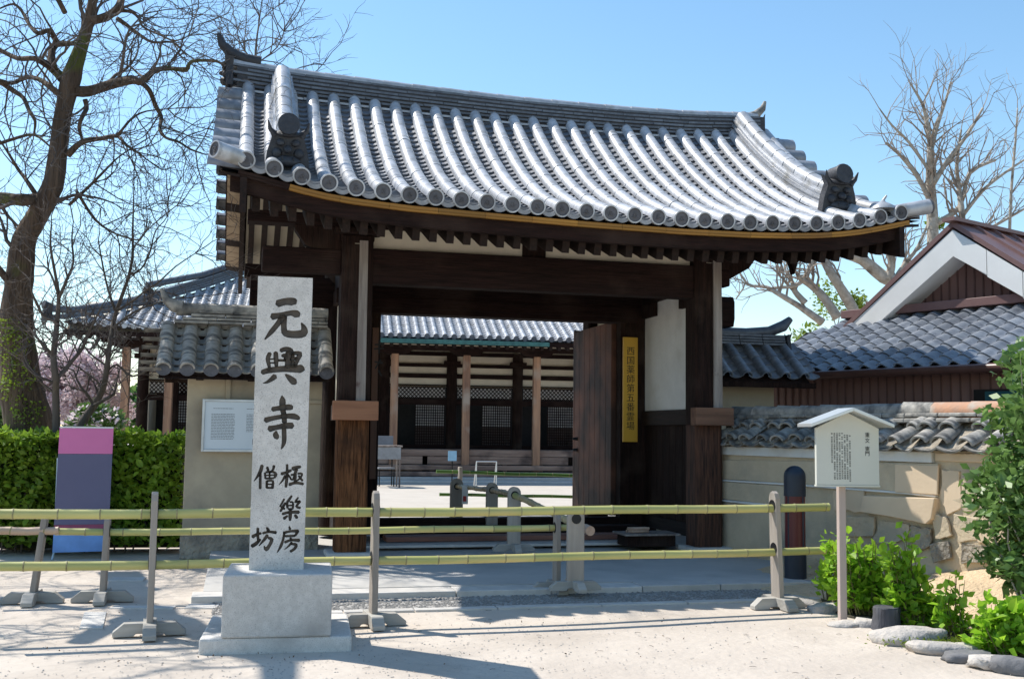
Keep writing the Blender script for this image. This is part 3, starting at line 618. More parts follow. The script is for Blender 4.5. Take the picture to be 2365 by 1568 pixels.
# ================================================================== THE MAIN HALL BEYOND THE GATE
HF = Frame(G(880,1108,.15), R(9.5))        # b = 0 on the row of veranda posts
hall = thing('temple_hall', 'low wide temple hall with grey hip roof, lattice doors and veranda posts beyond the gate', 'temple hall', (HF.o.x,HF.o.y,0), HF.th)
hz = GF and None
za = HF.px(140,772,-.9); a0 = za[0]; zE = 4.32
a1 = 9.5; wL = HF.px(285,1000,0)[0]
def hl(u,v,b=0): return HF.px(u,v,b)
# stone base, steps and veranda
bx('stone_base', hall, m_kerb, wL-.6,a1-1,-.9,13,.0,.28,.02)
bx('base_step', hall, m_kerb, -4,9,-1.5,-.92,.0,.2,.02)
dk = MATS.setdefault('vd', mat('weathered_veranda_timber',(.42,.29,.22),(.20,.13,.10),8,.85,.4,40,grain='x',blotch=(.10,.07,.06),blotch_scale=1.5))
for k in range(7): bx('veranda_board', hall, dk, wL-.1,a1-1,.12+k*.27,.12+k*.27+.262,.98,1.04,.004)
bx('veranda_edge', hall, dk, wL-.1,a1-1,.06,.12,.86,1.05)
a = wL-.1
while a < a1-1: bx('veranda_post', hall, dk, a,a+.12,.16,.28,.28,.9); a += 1.1
for k,(z0,z1) in enumerate(((.30,.42),(.46,.6))): bx('veranda_step', hall, dk, -3.6,6,-.75+k*.35,-.38+k*.35,z0,z1)
bx('riser_plank', hall, dk, -3.4,1.2,.0,.05,.62,.85,.004); bx('riser_plank', hall, dk, -3.4,1.2,.0,.05,.36,.60,.004); bx('riser_plank', hall, dk, 1.35,5.6,.02,.07,.62,.85,.004)
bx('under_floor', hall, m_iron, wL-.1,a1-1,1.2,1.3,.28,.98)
# veranda posts
m_vp = mat('sunlit_veranda_post',(.48,.27,.16),(.20,.11,.075),7,.85,.5,40,grain='z',blotch=(.42,.33,.26),blotch_scale=1.1)
posts = [hl(1075,1000)[0], hl(1238,1000)[0], hl(285,1000)[0]]; sp = posts[1]-posts[0]
pa = [p_ for p_ in [posts[0]+sp*k for k in range(-5,7)] if p_ > wL+.8]+[wL]
for a in pa: 
    if a > wL-.1: bx('veranda_pillar', hall, m_vp, a-.11,a+.11,-.11,.11,.28,3.86,.02)
    if a > wL-.1:
        bb = MB(); bb.prism([(-.5,3.98),(-.42,3.9),(-.16,3.82),(.16,3.82),(.42,3.9),(.5,3.98)], lambda x,z,d: (a+x,d,z), -.1,.1); bb.obj('bracket_arm', m_woodx, hall)
bx('eave_beam', hall, m_woodx, a0+.9,a1-1,-.12,.12,3.98,4.12)
WB = 2.3                                     # wall plane
bx('upper_wall', hall, m_cream, wL+.15,a1-2,WB+.05,WB+.2,3.0,4.9,.003)
for z0,z1 in ((3.02,3.06),(3.27,3.41),(3.62,3.73),(3.98,4.1)): bx('wall_tie', hall, m_woodx, wL+.1,a1-2,WB-.06,WB+.04,z0,z1)
wpo = [p_ for p_ in [hl(1043,900,WB)[0]+sp*k for k in range(-5,7)] if p_ > wL+.9]+[wL+.1]
for a in wpo:
    if a > wL-.1: 
        bb = MB(); bb.tube([(a,WB,.3),(a,WB,4.1)],.17,12); bb.obj('wall_pillar', m_wood, hall, smooth=True)
        bx('capital_block', hall, m_wood, a-.26,a+.26,WB-.2,WB+.1,3.68,3.82)
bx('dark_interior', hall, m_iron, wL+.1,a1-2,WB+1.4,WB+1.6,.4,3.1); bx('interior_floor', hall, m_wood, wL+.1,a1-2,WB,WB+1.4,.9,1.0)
bx('door_head', hall, m_woodx, wL+.1,a1-2,WB-.08,WB+.08,2.42,2.6); bx('door_sill', hall, m_woodx, wL+.1,a1-2,WB-.08,WB+.08,1.04,1.16)
lat = m_wood; m_paper = mat('paper_screen',(.60,.60,.58),None,3,.9,0)
for a in wpo:
    if a < wL-.1 or a > 12: continue
    x0, x1 = a+.2, a+sp-.2; z0, z1 = 2.62, 3.0
    f = MB(); f.box(x0,x1,WB-.03,WB,z0,z0+.03); f.box(x0,x1,WB-.03,WB,z1-.03,z1); n = int((x1-x0)/.125)
    for k in range(-4, n+1):                 # diamond fretwork
        for s in (1,-1):
            pa_, pb_ = (x0+k*.125, z0), (x0+k*.125+(z1-z0), z1)
            if s < 0: pa_, pb_ = (x0+k*.125, z1), (x0+k*.125+(z1-z0), z0)
            t0 = max(0,(x0-pa_[0])/(pb_[0]-pa_[0])); t1 = min(1,(x1-pa_[0])/(pb_[0]-pa_[0]))
            if t1 <= t0: continue
            q = lambda t: (pa_[0]+(pb_[0]-pa_[0])*t, WB-.015+.006*s, pa_[1]+(pb_[1]-pa_[1])*t)
            f.beam(q(t0), q(t1), .012, .040, up=(0,1,0)) if False else f.beam(q(t0), q(t1), .012, .026)
    fo = f.obj('diamond_transom', lat, hall, fix=False); bx('transom_backing', fo, m_whitep, x0,x1,WB+.02,WB+.035,z0,z1,.0)
    # one lattice leaf beside one dark opening in each bay
    p0, p1 = x0+(x1-x0)*.46, x1-.02; f = MB(); n = 13; nz = 15
    for k in range(n+1): xk = p0+(p1-p0)*k/n; f.box(xk-.011,xk+.011,WB-.03,WB,1.16,2.42)
    for k in range(nz+1): zk = 1.16+1.26*k/nz; f.box(p0,p1,WB-.028,WB-.002,zk-.011,zk+.011)
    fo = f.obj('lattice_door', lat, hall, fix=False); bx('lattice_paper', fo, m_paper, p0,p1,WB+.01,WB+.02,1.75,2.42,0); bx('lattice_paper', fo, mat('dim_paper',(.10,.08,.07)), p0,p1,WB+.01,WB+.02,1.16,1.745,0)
# hipped roof: front slope cut by the left hip
SL = 4.2; HR = 5.9                           # eave b = -.9; rise over run
def hz_(bb, a): 
    d = bb+.9; z = zE+.42*d+.018*d*d
    k = max(0., 1-(a-a0)/4.0); return z+.20*k*k*max(0,1-d/3.)
top_b = 9.0
bb = MB()
def hb_max(a): return min(top_b, -.9+(a-a0)*1.0)
bb.grid([[(a, -.9+(hb_max(a)+.9)*j/12, hz_(-.9+(hb_max(a)+.9)*j/12, a)-.06) for j in range(13)] for a in [a0+(a1-a0)*i/40 for i in range(41)]])
# left slope of the hip
bb.grid([[(a0+(d), -.9+d+(10*1.6-2*d)*j/6, hz_(-.9+d,a0+d)-.06) for j in range(7)] for d in [9.9*i/10 for i in range(11)]])
hr = bb.obj('roof', m_tiled, hall, fix=False)
hp_m = half_pipe(.075,.066,1.0,6,.015).mesh('tile', m_tile, smooth=True)
hpb = half_pipe(.075,.066,1.0,6,.015)
pit = .262; rws = MB(); pans = MB(); cnt = 0; hpan = pan(pit-.06,.30,.05,.03,4,.05)
a = a0+.35; hc = lathe_y([(.03,.08),(-.02,.083),(-.02,.0)],12).mesh('eave_cap', m_capf)
hcs = MB(); hcb = lathe_y([(.03,.08),(-.02,.083),(-.02,.0)],12)
while a < a1-.3:
    bm_ = hb_max(a)-.15; s = -.9; k = 0
    vis = (0 < a < 6.5)
    while s < bm_-.05:
        e = min(s+.38, bm_); p = Vector((a,s,hz_(s,a))); q = Vector((a,e,hz_(e,a))); y = q-p; L = y.length; y.normalize(); x = Vector((1,0,0)); z = x.cross(y)
        M = basis(p,x,y*(L+.01),z)
        if k < 2 and -10.5 < a < 9 and cnt < 150: inst(hp_m,'tile',hr,M); cnt += 1
        else: rws.xf = M; rws.add(hpb.v,hpb.f)
        s = e; k += 1
    M = basis((a,-.92,hz_(-.9,a)),(1,0,0),(0,1,0),(0,0,1))
    if -2 < a < 6.5: inst(hc,'eave_cap',hr,M)
    else: hcs.xf = M; hcs.add(hcb.v,hcb.f)
    s = -.9; aa = a+pit/2; bm_ = hb_max(aa)-.1
    while s < bm_-.2:
        p = Vector((aa,s,hz_(s,aa)-.01)); q = Vector((aa,s+.2,hz_(s+.2,aa)-.01)); y = (q-p).normalized(); x = Vector((1,0,0)); pans.xf = basis(p,x,y,x.cross(y)); pans.add(hpan.v,hpan.f); s += .16
    a += pit
for m_, nm in ((rws,'upper_cover_tiles'),(pans,'pan_tile_field'),(hcs,'far_eave_caps')): o = m_.obj(nm, m_tile, hr, fix=False, smooth=(nm!='pan_tile_field')); o['kind'] = 'stuff'
# hip ridge in two steps with end ornaments
def hip(d, dz=0): return Vector((a0+d-.0, -.9+d, hz_(-.9+d, a0+d)+dz))
for (d0,d1,w,h) in ((-.25,2.3,.13,.22),(2.0,9.8,.17,.42)):
    for l in range(3 if h < .3 else 5):
        bb = MB(); zz = .02+l*(h-.08)/(3 if h<.3 else 5)
        pts = [hip(d0+(d1-d0)*i/6, zz) for i in range(7)]
        for p,q in zip(pts,pts[1:]): bb.beam(p,q,2*w-.02*l,.05)
        bb.obj('hip_ridge_course', m_tiled, hr)
    bb = MB(); pts = [hip(d0+(d1-d0)*i/6, h) for i in range(7)]; pts[0] += Vector((-.1,-.1,.10)); bb.tube(pts, .1, 8); bb.obj('hip_ridge_cap', m_tiled, hr, smooth=True)
    o = oni(hr, basis(hip(d0-.05,.03), Vector((.7,-.7,0)), Vector((-.7,-.7,0)), (0,0,1)), 1.0, False)
# eave: gutter, fascia, rafters
m_teal = mat('verdigris_copper_gutter',(.06,.19,.17),(.03,.10,.10),8,.6,.2)
k = hl(880,806,-.98)[0]; e = hl(1268,808,-.98)[0]; bx('copper_gutter', hall, m_teal, k-2,e,-1.06,-.94,zE-.22,zE-.10)
bx('fascia_board', hall, m_woodx, a0+.1,a1,-.86,-.78,zE-.22,zE-.09)
bb = MB(); a = a0+.2
while a < a1:
    bb.beam((a,-.84,zE-.27),(a,2.5,zE+1.0),.09,.11); a += .26
o = bb.obj('rafters', m_woody, hall); o['kind'] = 'stuff'
bb = MB(); bb.grid([[(a0,-.84,zE-.2),(a0,2.5,zE+1.07)],[(a1,-.84,zE-.2),(a1,2.5,zE+1.07)]]); bb.obj('eave_soffit', m_cream, hall)
bx('side_wall', hall, m_cream, wL+.1,wL+.3,WB,10,.3,4.6)

# ================================================================== TILED EARTHEN WALLS BESIDE THE GATE
def tiled_wall(name, label, fr, a0, a1, b0, thick, z0, ze, zr, over, mt, mwall, capm_, n_rows, first=None, upper=None, rdark=None):
    t = thing(name, label, 'wall', (fr.o.x,fr.o.y,0), fr.th); bc = b0+thick/2
    wall = bx('wall_body', t, mwall, a0,a1,b0,b0+thick,z0,ze+.02,.01)
    bx('wall_plate', t, m_woodx, a0-.1,a1+.1,b0-.12,b0-.02,ze-.07,ze+.0)
    k = a0+.1
    while k < a1: bx('bracket', t, m_wood, k,k+.09,b0-over+.12,b0,ze-.10,ze-.02); k += .62
    def rp2(a,s,rear=False):                 # s 0 eave .. 1 ridge
        bb_ = b0-over+(bc-b0+over)*s; z = ze+(zr-ze)*(.8*s+.2*s*s); 
        return Vector((a, (2*bc-bb_) if rear else bb_, z))
    dk = MB()
    for rear in (False,True): dk.grid([[tuple(rp2(a,s,rear)-Vector((0,0,.05))) for s in (0,.5,1)] for a in (a0-over*.9,a1+.05)])
    dk.grid([[tuple(rp2(a,s,rear)-Vector((0,0,.10))) for rear,s in ((False,0),(False,1),(True,0))] for a in (a0-over*.9,a1+.05)])
    rf = dk.obj('roof', m_wood, t, fix=False)
    pit_ = (a1-a0+over*.8)/(n_rows); hpv = half_pipe(.092,.082,1,10,.02); hm = hpv.mesh('tile', mt, smooth=True); pn = pan(pit_-.09,.2,.045,.02,5,.03).mesh('pan_tile', mt, fix=False)
    cm = lathe_y([(.05,.092),(-.02,.098),(-.022,.085),(-.016,.08),(-.016,0)],18).mesh('eave_cap', capm_)
    for rear in (False,True):
        for i in range(n_rows+1):
            a = a0-over*.75+pit_*i
            for k in range(3):
                p, q = rp2(a,k/3.2,rear), rp2(a,(k+1)/3.2,rear); y = q-p; L = y.length; y.normalize(); x = Vector((1,0,0)) if not rear else Vector((-1,0,0)); x = (x+y*jit(.05)).normalized(); z = x.cross(y).normalized()
                inst(hm,'tile',rf,basis(p+z*(.03-.012*k+jit(.006)),x,y*(L*1.06),z))
            p = rp2(a,0,rear); s = -1 if rear else 1
            inst(cm,'eave_cap',rf,basis(p+Vector((0,-.0,.03)),(s,0,0),(0,s,0),(0,0,1)))
            if i < n_rows:
                for k in range(6):
                    p, q = rp2(a+pit_/2,k/6.2,rear), rp2(a+pit_/2,(k+1)/6.2,rear); y = (q-p).normalized(); x = Vector((1,0,0)) if not rear else Vector((-1,0,0)); z = x.cross(y)
                    inst(pn,'pan_tile',rf,basis(p+z*jit(.004),x,y,z))
    # verge tiles at the free end
    for k in range(6):
        p = rp2(a0-over*.75, .05+k/6.); bb = MB(); bb.tube([p+Vector((-.02,0,.0)), p+Vector((-.30,0,.03))],[.055,.05],8); 
        bb2 = pan(.22,.26,.04,.02,5,.0); bb2.xf = basis(p+Vector((-.28,0,.0)), (0,-1,.0), (1,0,0), (0,0.,1)); bb3 = MB(); 
        vs = [tuple(bb2.xf @ Vector(v)) for v in bb2.v]; bb3.add(vs, bb2.f); bb3.obj('verge_tile', mt, rf, fix=False)
    for l in range(4):
        a = a0-over*.55+.1*l; w = .17-.02*l
        while a < a1+.05:
            e = min(a+.42, a1+.06); bb = MB(); bb.box(a+.004,e-.004,bc-w,bc+w,zr+.0+l*.045+jit(.003),zr+.034+l*.045); bb.obj('ridge_tile', rdark or mt, rf, bevel=.004, seg=1); a = e
    a = a0-over*.5
    while a < a1:
        e = min(a+.34,a1+.05); bb = MB(); bb.tube([(a,bc,zr+.19),(e+.015,bc,zr+.19)],[.085,.078],10); bb.obj('ridge_cap_tile', rdark or mt, rf, smooth=True); a = e
    bb = MB(); bb.tube([(a0-over*.3,bc,zr+.21),(a0-over*.6,bc,zr+.23),(a0-over*.85,bc,zr+.30),(a0-over*1.05,bc,zr+.44)],[.09,.085,.06,.02],10); bb.obj('ridge_end_tile', mt, rf, smooth=True)
    return t, rf
q0 = GF.gr(418,1285,.03); q1 = GF.px(418,868,q0[1])
wl_b = q0[1]; zeL = GF.px(500,858,wl_b-.3)[1]
tL, _ = tiled_wall('tiled_wall', 'khaki plastered wall with round grey tiles on top left of the gate, behind the stone pillar', GF, q0[0], -.30, wl_b, .55, 0, zeL, zeL+.62, .36, m_otile, m_khaki, m_capf, 7)
bx('wall_footing', tL, m_daub2, q0[0]-.02,-.3,wl_b-.03,wl_b+.02,0,.35,.01)
bx('corner_post', tL, m_khaki, q0[0]+.46,q0[0]+.52,wl_b-.04,wl_b,1.9,zeL)
bx('wall_rail', tL, m_khaki, q0[0]+.52,-.3,wl_b-.035,wl_b,1.92,1.97)
# notice board fixed to it
n0, n1 = GF.px(470,1037,wl_b-.1), GF.px(640,930,wl_b-.1)
nb = thing('notice_board', 'white framed notice board with small printed text on the khaki wall left of the pillar', 'notice board', gt @ Vector((n0[0],wl_b-.1,0)), TH)
wd, hh = n1[0]-n0[0], n1[1]-n0[1]
fr_ = bx('panel', nb, mat('pale_blue_white_panel',(.62,.68,.72),(.58,.64,.68),2,.6,0), 0,wd,-.02,.02,n0[1],n1[1],.004)
for x0,x1,z0,z1 in ((-.03,0,n0[1]-.03,n1[1]+.03),(wd,wd+.03,n0[1]-.03,n1[1]+.03),(0,wd,n0[1]-.03,n0[1]),(0,wd,n1[1],n1[1]+.03)): bx('frame', nb, mat('aluminium_frame',(.55,.58,.60),None,3,.4,0,metal=.6), x0,x1,-.035,.03,z0,z1,.003)
pr = MB()
def para(x0,x1,zt,n,dz=.018):
    for k in range(n):
        x = x0
        while x < x1-.01:
            w = random.uniform(.012,.04); pr.box(x,min(x+w,x1),-.0225,-.021,zt-k*dz-.006,zt-k*dz); x += w+.006
H_ = n1[1]
para(.10,.34,H_-.08,1,.03); para(.08,.36,H_-.15,17,.019); para(.50,.80,H_-.08,1); para(.50,.82,H_-.15,12,.019)
pr.box(.58,.74,-.0225,-.021,n0[1]+.06,n0[1]+.13)
pr.obj('printed_text', mat('grey_print',(.16,.17,.19),None,3,.8,0), nb, fix=False)

# right hand tiled wall next to the gate (in the shade of the roof)
ra0 = SP+.25; rb = 2.4; rz_ = GF.px(1700,870,rb-.3)[1]
rt = thing('tiled_wall', 'low dark tiled wall roof with upturned ridge end right of the gate, in shade', 'wall', (GF.o.x,GF.o.y,0), TH)
aR = GF.px(1812,800,rb+.3)[0]
bx('wall_body', rt, m_khaki, ra0,aR-.35,rb,rb+.5,.0,rz_,.01)
zr2 = GF.px(1740,795,rb+.25)[1]
dk2 = MB(); dk2.grid([[ (a,rb-.5,rz_-.09),(a,rb+.25,zr2-.08),(a,rb+1.0,rz_-.09)] for a in (ra0-.1,aR)]); rr = dk2.obj('roof', m_wood, rt, fix=False)
hm = half_pipe(.09,.08,1,10,.02).mesh('tile', m_btile, smooth=True); pn = pan(.24,.26,.05,.02,5,.03).mesh('pan_tile', m_btile, fix=False)
nrow = int((aR-ra0-.15)/.3)+1
for i in range(nrow):
    a = ra0+.05+i*(aR-ra0-.15)/(nrow-1)
    for k in range(2):
        p = Vector((a,rb-.5+.37*k,rz_+(zr2-rz_)*k/2.)); q = Vector((a,rb-.5+.37*(k+1),rz_+(zr2-rz_)*(k+1)/2.)); y = q-p; L = y.length; y.normalize(); x = Vector((1,0,0)); inst(hm,'tile',rr,basis(p,x,y*L*1.03,x.cross(y)))
    for k in range(5):
        p = Vector((a+.14,rb-.5+.15*k,rz_+.0+(zr2-rz_)*k/5.)); y = Vector((0,.37,(zr2-rz_)/2)).normalized(); x = Vector((1,0,0)); inst(pn,'pan_tile',rr,basis(p,x,y,x.cross(y)))
for l in range(4):
    a = ra0-.1
    while a < aR-.1: e = min(a+.4,aR-.05+.03*l); bx('ridge_tile', rr, m_tiled, a+.004,e-.004,rb+.25-.16+.015*l,rb+.25+.16-.015*l,zr2-.02+l*.045,zr2+.015+l*.045,.004); a = e
bb = MB(); zz = zr2+.17; bb.tube([(ra0-.1,rb+.25,zz),(aR-.7,rb+.25,zz),(aR-.3,rb+.25,zz+.04),(aR-.05,rb+.25,zz+.14),(aR+.08,rb+.25,zz+.26)],[.085,.085,.085,.09,.05],12); bb.obj('ridge_cap_tile', m_tiled, rr, smooth=True)
oni(rr, basis((aR+.0,rb+.25,zr2-.05),(0,-1,0),(1,0,0),(0,0,1)), .6, False, cap=False)
bx('eave_board', rt, m_wood, ra0-.1,aR+.1,rb-.5,rb-.42,rz_-.16,rz_-.08)

# ================================================================== OLD EARTH WALL ON THE RIGHT
w0 = G(1660,1287,0); w1 = Vector((4.85,10.25,0)); EF = Frame(w0, math.atan2(w1.y-w0.y, w1.x-w0.x)); EL = 7.6
ew = thing('earth_wall', 'old cracked earthen wall with sagging grey tiles on top, right of the gate', 'wall', (EF.o.x,EF.o.y,0), EF.th)
ztp = EF.px(2150,1040,0)[1]; zbd = EF.px(2150,1068,0)[1]
bb = MB(); NX, NZ = 90, 18
def wy(a,z):
    n_ = noise.fractal(Vector((a*1.3,z*1.6,2)),1,2,4)*.05; crumble = max(0, min(1,(a-3.0)/1.2)) if z < 1.02 else max(0,min(1,(a-3.7)/.4)); return -.03+n_*(.12+crumble*1.3)
bb.grid([[(EL*i/NX, wy(EL*i/NX,ztp*j/NZ), ztp*j/NZ) for j in range(NZ+1)] for i in range(NX+1)])
wb_ = bb.obj('wall_face', m_daub, ew, smooth='all', fix=False); bx('wall_core', ew, m_daub2, 0,EL,.12,.6,0,ztp,.0)
wlim = EF.px(2163,1050,0)[0]
bx('white_band', ew, m_whitep, .02,wlim,-.075,-.01,zbd,ztp-.015,.006)
bx('bare_band', ew, m_daub3, wlim+.03,EL,-.06,-.01,zbd+.02,ztp-.02,.01)
# plaster courses with white lines between, broken off at the right
def panel(name, m, quad, th, off=-.05, par=ew, bev=.008):
    if name == 'daub_slab':
        q2 = []
        for (ua,va),(ub,vb) in zip(quad, quad[1:]+quad[:1]):
            for j in range(4): q2.append((ua+(ub-ua)*j/4+(jit(3.2) if j else 0), va+(vb-va)*j/4+(jit(3.2) if j else 0)))
        quad = q2
    pts = [EF.px(u,v,off) for u,v in quad]; bb = MB(); bb.prism(pts, lambda x,z,d: (x,d,z), off-th, off+th); return bb.obj(name, m, par, bevel=bev)
panel('plaster_course', m_daub, [(1672,1062),(1672,1106),(1830,1116),(2096,1136),(2166,1142),(2170,1070)], .03)
panel('white_line', m_whitep, [(1672,1107),(1672,1111),(1830,1121),(2096,1141),(2165,1148),(2165,1143),(2096,1136),(1830,1116)], .036)
panel('plaster_course', m_daub, [(1672,1112),(1672,1152),(1822,1168),(1822,1122)], .03)
panel('white_line', m_whitep, [(1672,1153),(1672,1158),(1830,1175),(1830,1168)], .036)
panel('plaster_course', m_daub3, [(2068,1072),(2068,1136),(2166,1143),(2168,1074)], .012, -.085)  # paler overlay paints the sunlit end of the course
panel('fallen_plaster_panel', m_daub3, [(2000,1144),(1994,1182),(2060,1192),(2120,1204),(2145,1210),(2158,1198),(2166,1150)], .05, -.08)
panel('plaster_course', m_daub, [(1672,1160),(1672,1282),(1830,1282),(1830,1176)], .02)
# broken slabs of daub, each its own piece
fr = [((2035,1200),(2100,1212),(2095,1245),(2050,1262),(2018,1250)),((2105,1212),(2150,1222),(2150,1262),(2110,1275),(2100,1240)),((2150,1180),(2185,1190),(2200,1235),(2160,1245)),
      ((2175,1085),(2215,1090),(2220,1175),(2190,1190),(2172,1150)),((2205,1185),(2260,1195),(2255,1245),(2212,1250)),((2150,1258),(2190,1252),(2195,1290),(2160,1300)),
      ((2222,1100),(2290,1110),(2290,1180),(2228,1180)),((1925,1130),(2000,1136),(1996,1180),(1930,1178)),((1960,1190),(2020,1195),(2015,1240),(1955,1235)),((2225,1255),(2300,1262),(2300,1300),(2225,1300)),
      ((2295,1100),(2362,1108),(2365,1200),(2296,1195)),((2265,1200),(2365,1208),(2365,1262),(2262,1250))]
for i, q in enumerate(fr):
    q = [(u+jit(3),v+jit(3)) for u,v in q]; panel('daub_slab', (m_daub, m_daub2, m_daub, m_daub3)[i%4], q, .016, -.045-.010*(i%3), bev=.006)
# tiles along the top
zt0 = ztp; erd = MB(); erd.grid([[(a,-.16,zt0+.02),(a,.3,zt0+.30),(a,.88,zt0+.02)] for a in (0,EL)]); er = erd.obj('roof', m_daub2, ew, fix=False)
hm = half_pipe(.10,.085,1,10,.024,.8).mesh('tile', m_otile, smooth=True); pn = pan(.30,.34,.05,.022,6,.02).mesh('pan_tile', m_otile, fix=False)
a = .15
while a < EL:
    y = Vector((jit(.16),.58,.26+jit(.03))).normalized(); x = Vector((1,0,jit(.05))); x = (x-y*x.dot(y)).normalized(); z = x.cross(y)
    inst(hm,'tile',er,basis(Vector((a,-.17+jit(.03),zt0+.07+jit(.012))),x,y*.40,z)); inst(hm,'tile',er,basis(Vector((a+y.x*.36,.02,zt0+.22)),x,y*.32,z))
    for k in range(2): inst(pn,'pan_tile',er,basis(Vector((a+.15,-.20+.16*k,zt0+.03+.075*k+jit(.008))),x,y,z))
    a += .30+jit(.015)
m_terra = mat('orange_stained_tile',(.55,.27,.15),(.38,.24,.17),5,.8,.3,30,blotch=(.42,.36,.30),blotch_scale=4)
for l in range(3):
    a = jit(.1)
    while a < EL:
        e = a+random.uniform(.30,.48); r_ = l == 2 and e > 3.4
        if l < 2: bx('ridge_tile', er, m_otile, a+.006,e-.006,.3-.20+.03*l+jit(.01),.3+.2,zt0+.29+l*.055+jit(.006),zt0+.335+l*.055,.012)
        else:
            bb = MB(); bb.tube([(a,.28,zt0+.40+jit(.01)),(e-.01,.28,zt0+.40+jit(.01))],[.115,.10],10); bb.obj('ridge_cap_tile', m_terra if (r_ and random.random()<.6) else m_otile, er, smooth=True)
        a = e
# sandy bank at its foot
bk = MB(); NX, NY = 70, 16
def bank(a,s):
    b_ = -.02-s*1.45; base = .16+.38*max(0,min(1,(a-3.2)/2.2)); z = base*(1-s)**1.4+noise.fractal(Vector((a*2.,s*3,0)),1,2,4)*.035*(1-s*.5)+.01
    return (a,b_,max(z,-.02) if s < .97 else -.03)
bk.grid([[bank(1.6+(EL-1.6+1.5)*i/NX, j/NY) for j in range(NY+1)] for i in range(NX+1)])
o = bk.obj('earth_bank', m_earth, smooth='all', fix=False); o.matrix_world = Matrix.Translation((EF.o.x,EF.o.y,0)) @ Matrix.Rotation(EF.th,4,'Z'); o['kind'] = 'structure'

# ================================================================== BROWN HOUSE BEHIND THE EARTH WALL
hA = V(1690,868,18.3); hB = V(2365,845,14.2); NF = Frame((hA.x,hA.y,0), math.atan2(hB.y-hA.y,hB.x-hA.x)); LH = 8.5
hs = thing('brown_house', 'brown sided house with blue grey pantiles and white gable behind the earth wall', 'house', (NF.o.x,NF.o.y,0), NF.th)
zg = (hA.z+hB.z)/2
wc = .45
bx('wall', hs, m_brown, -.6,LH,wc,wc+3.6,0,zg+.05,.0)
k = -.6
m_seam = mat('brown_seam',(.15,.082,.072),None,3,.6,0)
while k < LH: bx('siding_rib', hs, m_seam, k,k+.02,wc-.018,wc,0,zg,.0); k += .15
wi0, wi1 = NF.px(2252,900,wc), NF.px(2330,938,wc)
wf = bx('window_frame', hs, m_iron, wi0[0],wi0[0]+1.3,wc-.04,wc+.02,wi1[1],wi0[1],.004); bx('pane', wf, mat('teal_window_glass',(.03,.13,.16),None,3,.15,0), wi0[0]+.17,wi0[0]+1.25,wc-.045,wc-.035,wi1[1]+.05,wi0[1]-.03,0)
bb = MB(); bb.tube([(-.8,-.06,zg-.03),(LH,-.06,zg-.03)],.065,10); bb.obj('rain_gutter', mat('brown_gutter',(.12,.06,.05),None,3,.35,0), hs, smooth=True)
k = 0
# lean-to roof of pantiles
RB = 2.5; zt_ = zg+.06+RB*.43
_f0, _f1, _f2 = NF.px(1700,850,1.0)[0], NF.px(1841,800,1.5)[0], NF.px(1963,753,RB)[0]
def ltop(a): return max(.12, min(1, lerp([(_f0,.18),(_f1,.55),(_f2,1.0)], a))) if a < _f2 else 1.
dk3 = MB(); dk3.grid([[(a,0,zg+.0),(a,RB*ltop(a),zg+(zt_-.06-zg)*ltop(a))] for a in [-.9+(LH+.9)*i/40 for i in range(41)]]); lt = dk3.obj('roof', m_tiled, hs, fix=False)
def sangawara(w=.29, L=.34, n=10, th=.018):  # S shaped pantile
    b = MB(); f = lambda i: (-.5*w*1.12+w*1.12*i/n, .040*math.sin(2*PI*(i/n)*.95+.4))
    top = [[(f(i)[0], y, f(i)[1]+zl) for i in range(n+1)] for y,zl in ((0,.028),(L,0))]
    b.grid(top); b.grid([[(x,y,z-th) for x,y,z in top[0]], top[0]]); return b
sg = sangawara(); sgm = sg.mesh('pantile', m_btile, smooth='all', fix=False); sst = MB(); cnt = 0
ncol = int((LH+.9)/.29); nrw = 10
cells = []
for i in range(ncol):
    for j in range(nrw): cells.append((-(i), j, i))
sy = Vector((0,RB,zt_-zg-.06)).normalized(); sx = Vector((1,0,0)); sz = sx.cross(sy)
for i in range(ncol-1,-1,-1):
    for j in range(nrw):
        if (j+.6)/nrw > ltop(-.75+i*.29): continue
        M = basis(Vector((-.75+i*.29+.0,0,zg+.05))+sy*(j*.272-.03)+sz*jit(.005), (sx+sy*jit(.015)).normalized(), sy, sz)
        a_ = -.75+i*.29
        if cnt < 290: inst(sgm,'pantile',lt,M); cnt += 1
        else: sst.xf = M; sst.add(sg.v,sg.f)
if sst.v: o = sst.obj('pantile_field', m_btile, lt, fix=False, smooth='all'); o['kind'] = 'stuff'
# gable above
CB = RB+.1
def gp(u,v,c=CB): return NF.px(u,v,c)
ap = gp(2200,524,CB-.5); lo = gp(1930,776,CB-.5); l2 = gp(1872,778,CB-.5); l3 = gp(1815,822,CB-.5)
rt_ = (ap[0]+(ap[0]-lo[0])*1.0, lo[1])
tri = [(lo[0],zt_-.2),(rt_[0],zt_-.2),(rt_[0],lo[1]),(ap[0],ap[1]-.15),(lo[0],lo[1])]
bb = MB(); bb.prism([(x,z) for x,z in tri], lambda x,z,d: (x,d,z), CB, CB+.1); gw = bb.obj('gable_wall', m_brown, hs)
k = lo[0]+.1
while k < rt_[0]:
    zh = lo[1]+(ap[1]-lo[1])*(1-abs(k-ap[0])/(ap[0]-lo[0]))-.2
    if zh > zt_: bx('siding_rib', gw, m_seam, k,k+.022,CB-.02,CB,zt_-.1,zh,0)
    k += .15
tk = .44
bd = MB(); e = CB-.5
bd_l = [(ap[0],ap[1]-.05),(lo[0],lo[1]-.05),(lo[0],lo[1]-tk),(ap[0],ap[1]-tk-.04)]
bb = MB(); bb.prism(bd_l, lambda x,z,d: (x,d,z), e, e+.06); bb.obj('white_bargeboard', m_wpaint, hs)
nseg = 4
